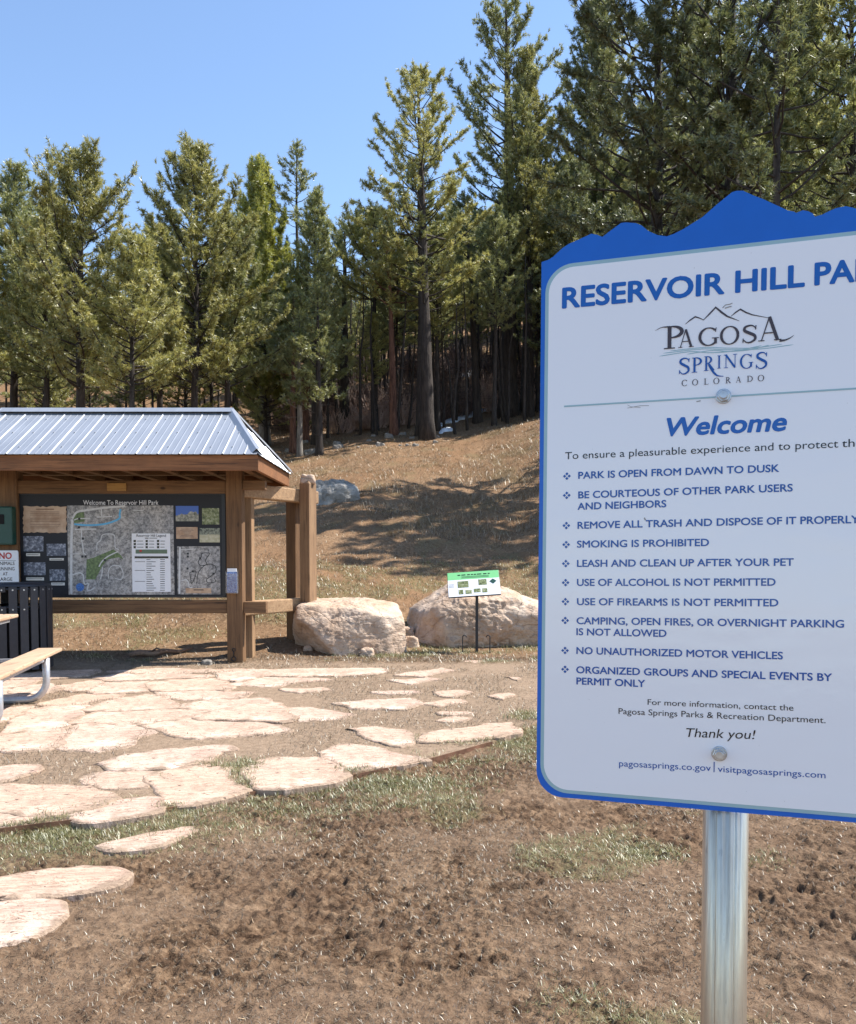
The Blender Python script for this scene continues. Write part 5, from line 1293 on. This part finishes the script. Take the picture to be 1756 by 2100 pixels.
hero(609, 284, 47, 52, 470, 'thin', G2, 'slim pine with a bare wispy top rising behind the young bright pine', 16, tr_px=12, needle=.19, base=(612, 930) if False else None)
hero(650, 398, 43, 95, 800, 'dense', G2, 'full green pine filling the gap right of the young bright pine', 17, tr_px=16, needle=.19)
hero(850, 133, 38, 140, 640, 'tall', G1, 'tall open crowned pine with a leaning foot beside a twin trunk', 18, tr_px=27, needle=.19, base=(877, 901), dens=1.0)
hero(1036, -8, 38, 128, 560, 'tall', G2, 'tallest dark trunked pine left of the park sign', 19, tr_px=36, needle=.19, base=(1043, 852), dens=1.0)
hero(1085, 92, 47, 75, 560, 'dense', G1, 'paler pine tucked behind the tallest one, its top near the frame top', 20, tr_px=14, needle=.2)
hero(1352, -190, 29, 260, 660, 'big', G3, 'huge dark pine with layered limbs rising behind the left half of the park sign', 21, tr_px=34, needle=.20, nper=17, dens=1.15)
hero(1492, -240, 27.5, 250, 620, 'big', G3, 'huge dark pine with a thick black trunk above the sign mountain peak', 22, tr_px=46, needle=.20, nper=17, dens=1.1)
hero(1590, -130, 23.5, 215, 600, 'big', G3, 'dark heavy limbed pine added to widen the hillside shadow, right of the sign peak', 42, tr_px=26, needle=.2, nper=15, dens=.7)  # added tree: its crown broadens the shadow band across the slope
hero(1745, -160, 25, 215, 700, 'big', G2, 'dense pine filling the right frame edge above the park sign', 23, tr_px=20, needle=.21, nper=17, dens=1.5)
hero(955, 395, 41, 72, 600, 'thin', G2, 'slender pine with a bent trunk left of the tallest one', 24, tr_px=17, needle=.19, base=(981, 866))
hero(792, 470, 40, 85, 640, 'thin', G1, 'slim pine with reddish brown bark and pale dead twigs', 25, 'bark_red', 17, needle=.19, base=(809, 892), dens=1.2)
hero(858, 330, 42, 70, 600, 'tall', G2, 'straight pine trunk pressed close behind the leaning foot of the open crowned pine', 26, tr_px=17, needle=.19, base=(861, 893))
hero(652, 590, 33, 58, 850, 'thin', G2, 'small full pine standing on the slope right of the young bright pine', 27, tr_px=15, needle=.18, base=(655, 933), dens=1.1)
hero(600, 600, 34, 60, 800, 'thin', G2, 'small pine with two light trunks under it beside the young bright pine', 28, 'bark_red', 14, needle=.18, base=(601, 928))
hero(614, 640, 34, 40, 840, 'thin', G2, 'thin pale trunked pine among the small ones by the roof corner', 29, 'bark_pale', 12, needle=.18, base=(615, 936))
hero(628, 560, 38, 50, 820, 'thin', G2, 'short reddish trunk just behind the thin pale trunked pine', 30, 'bark_red', 13, needle=.18, base=(628, 906))
hero(1078, 280, 40, 75, 560, 'tall', G2, 'dark pine trunk close to the left edge of the park sign', 31, tr_px=18, needle=.19, base=(1076, 846))
hero(708, 455, 43, 85, 650, 'tall', G2, 'dark pine with heavy shade around its trunk behind the pink shrubs', 32, tr_px=22, needle=.19, base=(707, 884))
hero(1225, -10, 50, 165, 760, 'dense', G2, 'green pine behind the left shoulder of the park sign', 33, tr_px=16, needle=.2, dens=1.0)
hero(1420, -70, 53, 170, 760, 'dense', G1, 'sunlit pine seen between the two huge dark ones', 34, tr_px=16, needle=.2, dens=1.0)
hero(1620, -90, 50, 180, 760, 'dense', G1, 'sunlit olive pine between the thick black trunk and the right edge', 35, tr_px=16, needle=.2, dens=1.0)
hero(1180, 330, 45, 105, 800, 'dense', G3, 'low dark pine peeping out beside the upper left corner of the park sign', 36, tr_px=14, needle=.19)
hero(95, 420, 34, 120, 800, 'dense', G2, 'greener pine between the left edge pine and the broad golden one', 38, tr_px=14, needle=.18)
hero(330, 470, 39, 125, 800, 'dense', G1, 'pale olive pine showing behind the rounded golden one', 39, tr_px=14, needle=.19)
hero(470, 440, 38, 115, 800, 'dense', G2, 'shaded pine filling the space left of the young bright pine', 40, tr_px=14, needle=.19)
hero(770, 430, 46, 95, 620, 'dense', G1, 'light olive pine filling the gap left of the open crowned pine', 41, tr_px=14, needle=.2)
hero(-70, 380, 33, 110, 800, 'dense', G1, 'pine cut by the left frame edge, only its right limbs seen', 37, tr_px=14, needle=.19)
# the forest behind: five kinds, copied
protos = []
for k, (H, cb, R, st, mt) in enumerate([(13, 2.2, 3.1, 'back', G2), (15, 6.0, 2.6, 'back', G1), (11, 1.4, 2.9, 'back', G1), (16, 7.0, 2.8, 'back', G2), (12, 3.0, 2.6, 'back', G2)]):
    tm, cm = pine_meshes(H, cb, R, st, 100 + k, .10 + .008 * H * .6, .23, 13, (0, 0), 1.25)
    tm.materials.append(M['bark']); cm.materials.append(M[mt]); protos.append((tm, cm, H))
def topline(px):
    return np.interp(px, [-200, 0, 120, 230, 270, 330, 480, 560, 690, 760, 900, 1000, 1100, 1300, 1500, 1756, 2000], [480, 520, 540, 600, 640, 560, 520, 560, 600, 520, 430, 380, 330, 250, 220, 200, 200])
r5 = random.Random(12); made = []
for row, (d_, n_) in enumerate(((47, 24), (53, 34), (60, 42), (69, 48), (80, 54), (93, 62))):
    for k in range(n_):
        px = -150 + 2050 * (k + r5.uniform(.1, .9)) / n_; dd = d_ + r5.uniform(-3, 3)
        x = at(px, 1146, dd)[0]; z = float(gz(x, dd)); tm, cm, H = protos[r5.randrange(5) if row < 4 else (2, 0, 4)[k % 3]]
        if 600 < px < 1150 and row < 3: tm, cm, H = protos[(1, 3)[k % 2]]
        hmax = at(px, topline(px) + r5.uniform(0, 150), dd)[2] - z
        hh = min(H * 1.35, max(6.0, hmax)); s_ = hh / H
        lab = 'slender dark pine crowded deep in the forest behind the front trees'
        made.append(plant(tm, cm, (x, dd, z), lab, 'tree', 'pines deep in the forest', r5.uniform(0, 6.28), s_, 'forest_pine', r5.uniform(.85, 1.15)))
# poles: thin dead or shaded stems
tm_p = []
for k in range(3):
    g_ = np.random.default_rng(300 + k); q = MB(); w_ = np.cumsum(g_.normal(0, .05, (9, 2)), 0)
    q.tube([(w_[i_, 0], w_[i_, 1], -.3 + i_ * 1.15) for i_ in range(9)], np.linspace(.085, .02, 9), 7)
    for j in range(16):
        z = g_.uniform(1.2, 8); a_ = g_.uniform(0, 6.28); o = np.array([np.interp(z, np.arange(9) * 1.15 - .3, w_[:, 0]), np.interp(z, np.arange(9) * 1.15 - .3, w_[:, 1]), z]); L = g_.uniform(.4, 1.3); hd = np.array([math.cos(a_), math.sin(a_), g_.uniform(-.2, .4)])
        q.tube([o, o + hd * L * .5, o + hd * L + [0, 0, -.1]], [.014, .009, .004], 4, False)
    m_ = mesh_from('dead_stem', q.v, q.f, True); m_.materials.append(M['bark']); tm_p.append(m_)
for k in range(96):
    px = r5.uniform(650, 1110) if k < 84 else r5.uniform(330, 650); dd = r5.uniform(43, 72); x = at(px, 1146, dd)[0]; z = float(gz(x, dd))
    o = bpy.data.objects.new('dead_stem', tm_p[k % 3]); o.location = (x, dd, z); o.rotation_euler = (r5.uniform(-.05, .05), r5.uniform(-.06, .06), r5.uniform(0, 6.28)); o.scale = (1, 1, r5.uniform(.6, 1.1)); link(o)
    tag(o, 'thin bare dead pine stem standing in the shaded forest', 'tree', 'bare stems in the forest')

# ------------------------------------------------------------------ leafless shrubs and old snow
def shrub_mesh(seed, n, h, spread):
    g_ = np.random.default_rng(seed); q = MB()
    for k in range(n):
        a_ = g_.uniform(0, 6.28); rr = g_.uniform(0, spread * .45); o = np.array([rr * math.cos(a_), rr * math.sin(a_), -.05]); d = unit(np.array([math.cos(a_) * g_.uniform(.1, .8), math.sin(a_) * g_.uniform(.1, .8), 1.0])); L = h * g_.uniform(.5, 1.1); pts = [o]
        for j in range(4): d = unit(d + g_.normal(0, .16, 3)); pts.append(pts[-1] + d * L / 4)
        q.tube(pts, [.020, .017, .013, .010, .007], 3, False)
        for j in range(5):
            i_ = g_.integers(1, 4); p = pts[i_]; e_ = unit(d + g_.normal(0, .55, 3)); l2 = L * g_.uniform(.2, .45); q.tube([p, p + e_ * l2 * .5, p + unit(e_ + [0, 0, .3]) * l2], [.012, .009, .006], 3, False)
    m_ = mesh_from('shrub', q.v, q.f); return m_
M['stem_pink'] = plain('pinkish grey shrub stems', (.42, .29, .23), .8, 0, .3, 6)
M['stem_orange'] = plain('rusty dead leaves and stems', (.42, .17, .06), .8, 0, .3, 6)
sh = [shrub_mesh(50 + k, 85, 1.6, 1.8) for k in range(3)]
for m_ in sh: m_.materials.append(M['stem_pink'])
so = shrub_mesh(60, 60, 1.4, .8); so.materials.append(M['stem_orange'])
SH = [(735, 882), (765, 878), (795, 870), (700, 888), (830, 872), (905, 858), (930, 852), (955, 842), (900, 835), (1000, 822), (1025, 800), (985, 800), (1080, 810), (1065, 790), (940, 815), (840, 845), (1095, 835), (1010, 845), (880, 860)]
for k, (px, py) in enumerate(SH):
    p = ground_hit(px, py, d0=20); o = bpy.data.objects.new('bare_shrub', sh[k % 3]); o.location = p; o.rotation_euler = (0, 0, k * 1.3); s_ = .75 + .5 * ((k * 7) % 5) / 5; o.scale = (s_, s_, s_); link(o)
    tag(o, 'leafless pinkish grey shrub in the undergrowth of the forest edge', 'shrub', 'leafless shrubs at the forest edge')
M['stem_dark'] = plain('brush stems darkened for shade', (.13, .09, .075), .85, 0, .3, 6)  # for added brush, stems darkened to deepen the shade inside the forest
sd = shrub_mesh(71, 110, 2.0, 2.2); sd.materials.append(M['stem_dark'])
for k in range(34):
    x_, y_ = r5.uniform(-9, 8), r5.uniform(48, 66); o = bpy.data.objects.new('bare_shrub', sd); o.location = (x_, y_, float(gz(x_, y_))); o.rotation_euler = (0, 0, k * 2.1); s_ = r5.uniform(.8, 1.4); o.scale = (s_, s_, s_); link(o)
    tag(o, 'leafless brush added dark to deepen the shade between the forest trunks', 'shrub', 'added dark brush deep in the forest')
p = ground_hit(757, 868, d0=20); o = bpy.data.objects.new('bare_shrub', so); o.location = p; o.scale = (.8, .8, .8); link(o); tag(o, 'rusty orange leaved small shrub among the leafless pink ones', 'shrub')
def snow(outline, label):
    P = [ground_hit(px, py, d0=20) for px, py in outline]; P = np.array(P); c_ = P.mean(0); n_ = len(P) * 6
    t = np.arange(n_) / 6.0; i_ = t.astype(int); f = (t - i_)[:, None]; O = P[i_ % len(P)] * (1 - f) + P[(i_ + 1) % len(P)] * f
    g_ = np.random.default_rng(4); O = O + g_.normal(0, .06, O.shape) * [1, 1, 0]
    V = []
    for s_, h in ((1.0, -.03), (.93, .05), (.7, .08), (.4, .09)):
        Q = c_ + (O - c_) * s_; V.append(np.stack([Q[:, 0], Q[:, 1], gz(Q[:, 0], Q[:, 1]) + h + .02 * noise2(Q[:, 0] * 4, Q[:, 1] * 4, 3)], 1))
    V = np.concatenate(V + [np.array([[c_[0], c_[1], float(gz(c_[0], c_[1])) + .10]])])
    Fs = [(j * n_ + k, j * n_ + (k + 1) % n_, (j + 1) * n_ + (k + 1) % n_, (j + 1) * n_ + k) for j in range(3) for k in range(n_)] + [(3 * n_ + k, 3 * n_ + (k + 1) % n_, len(V) - 1) for k in range(n_)]
    tag(obj('snow_patch', V, Fs, M['snow'], smooth_shade=True), label, 'snow')
snow([(905, 872), (940, 864), (975, 852), (1010, 842), (1012, 836), (975, 844), (940, 856), (910, 864)], 'long strip of old snow behind the leaning pine trunk')
snow([(878, 884), (905, 876), (905, 869), (880, 874)], 'short snow remnant touching the twin pine trunks')
snow([(935, 780), (965, 772), (990, 758), (965, 748), (938, 764)], 'patch of old snow high up between the forest trunks')
snow([(902, 890), (930, 884), (925, 878), (905, 882)], 'small crust of snow under the leafless shrubs')
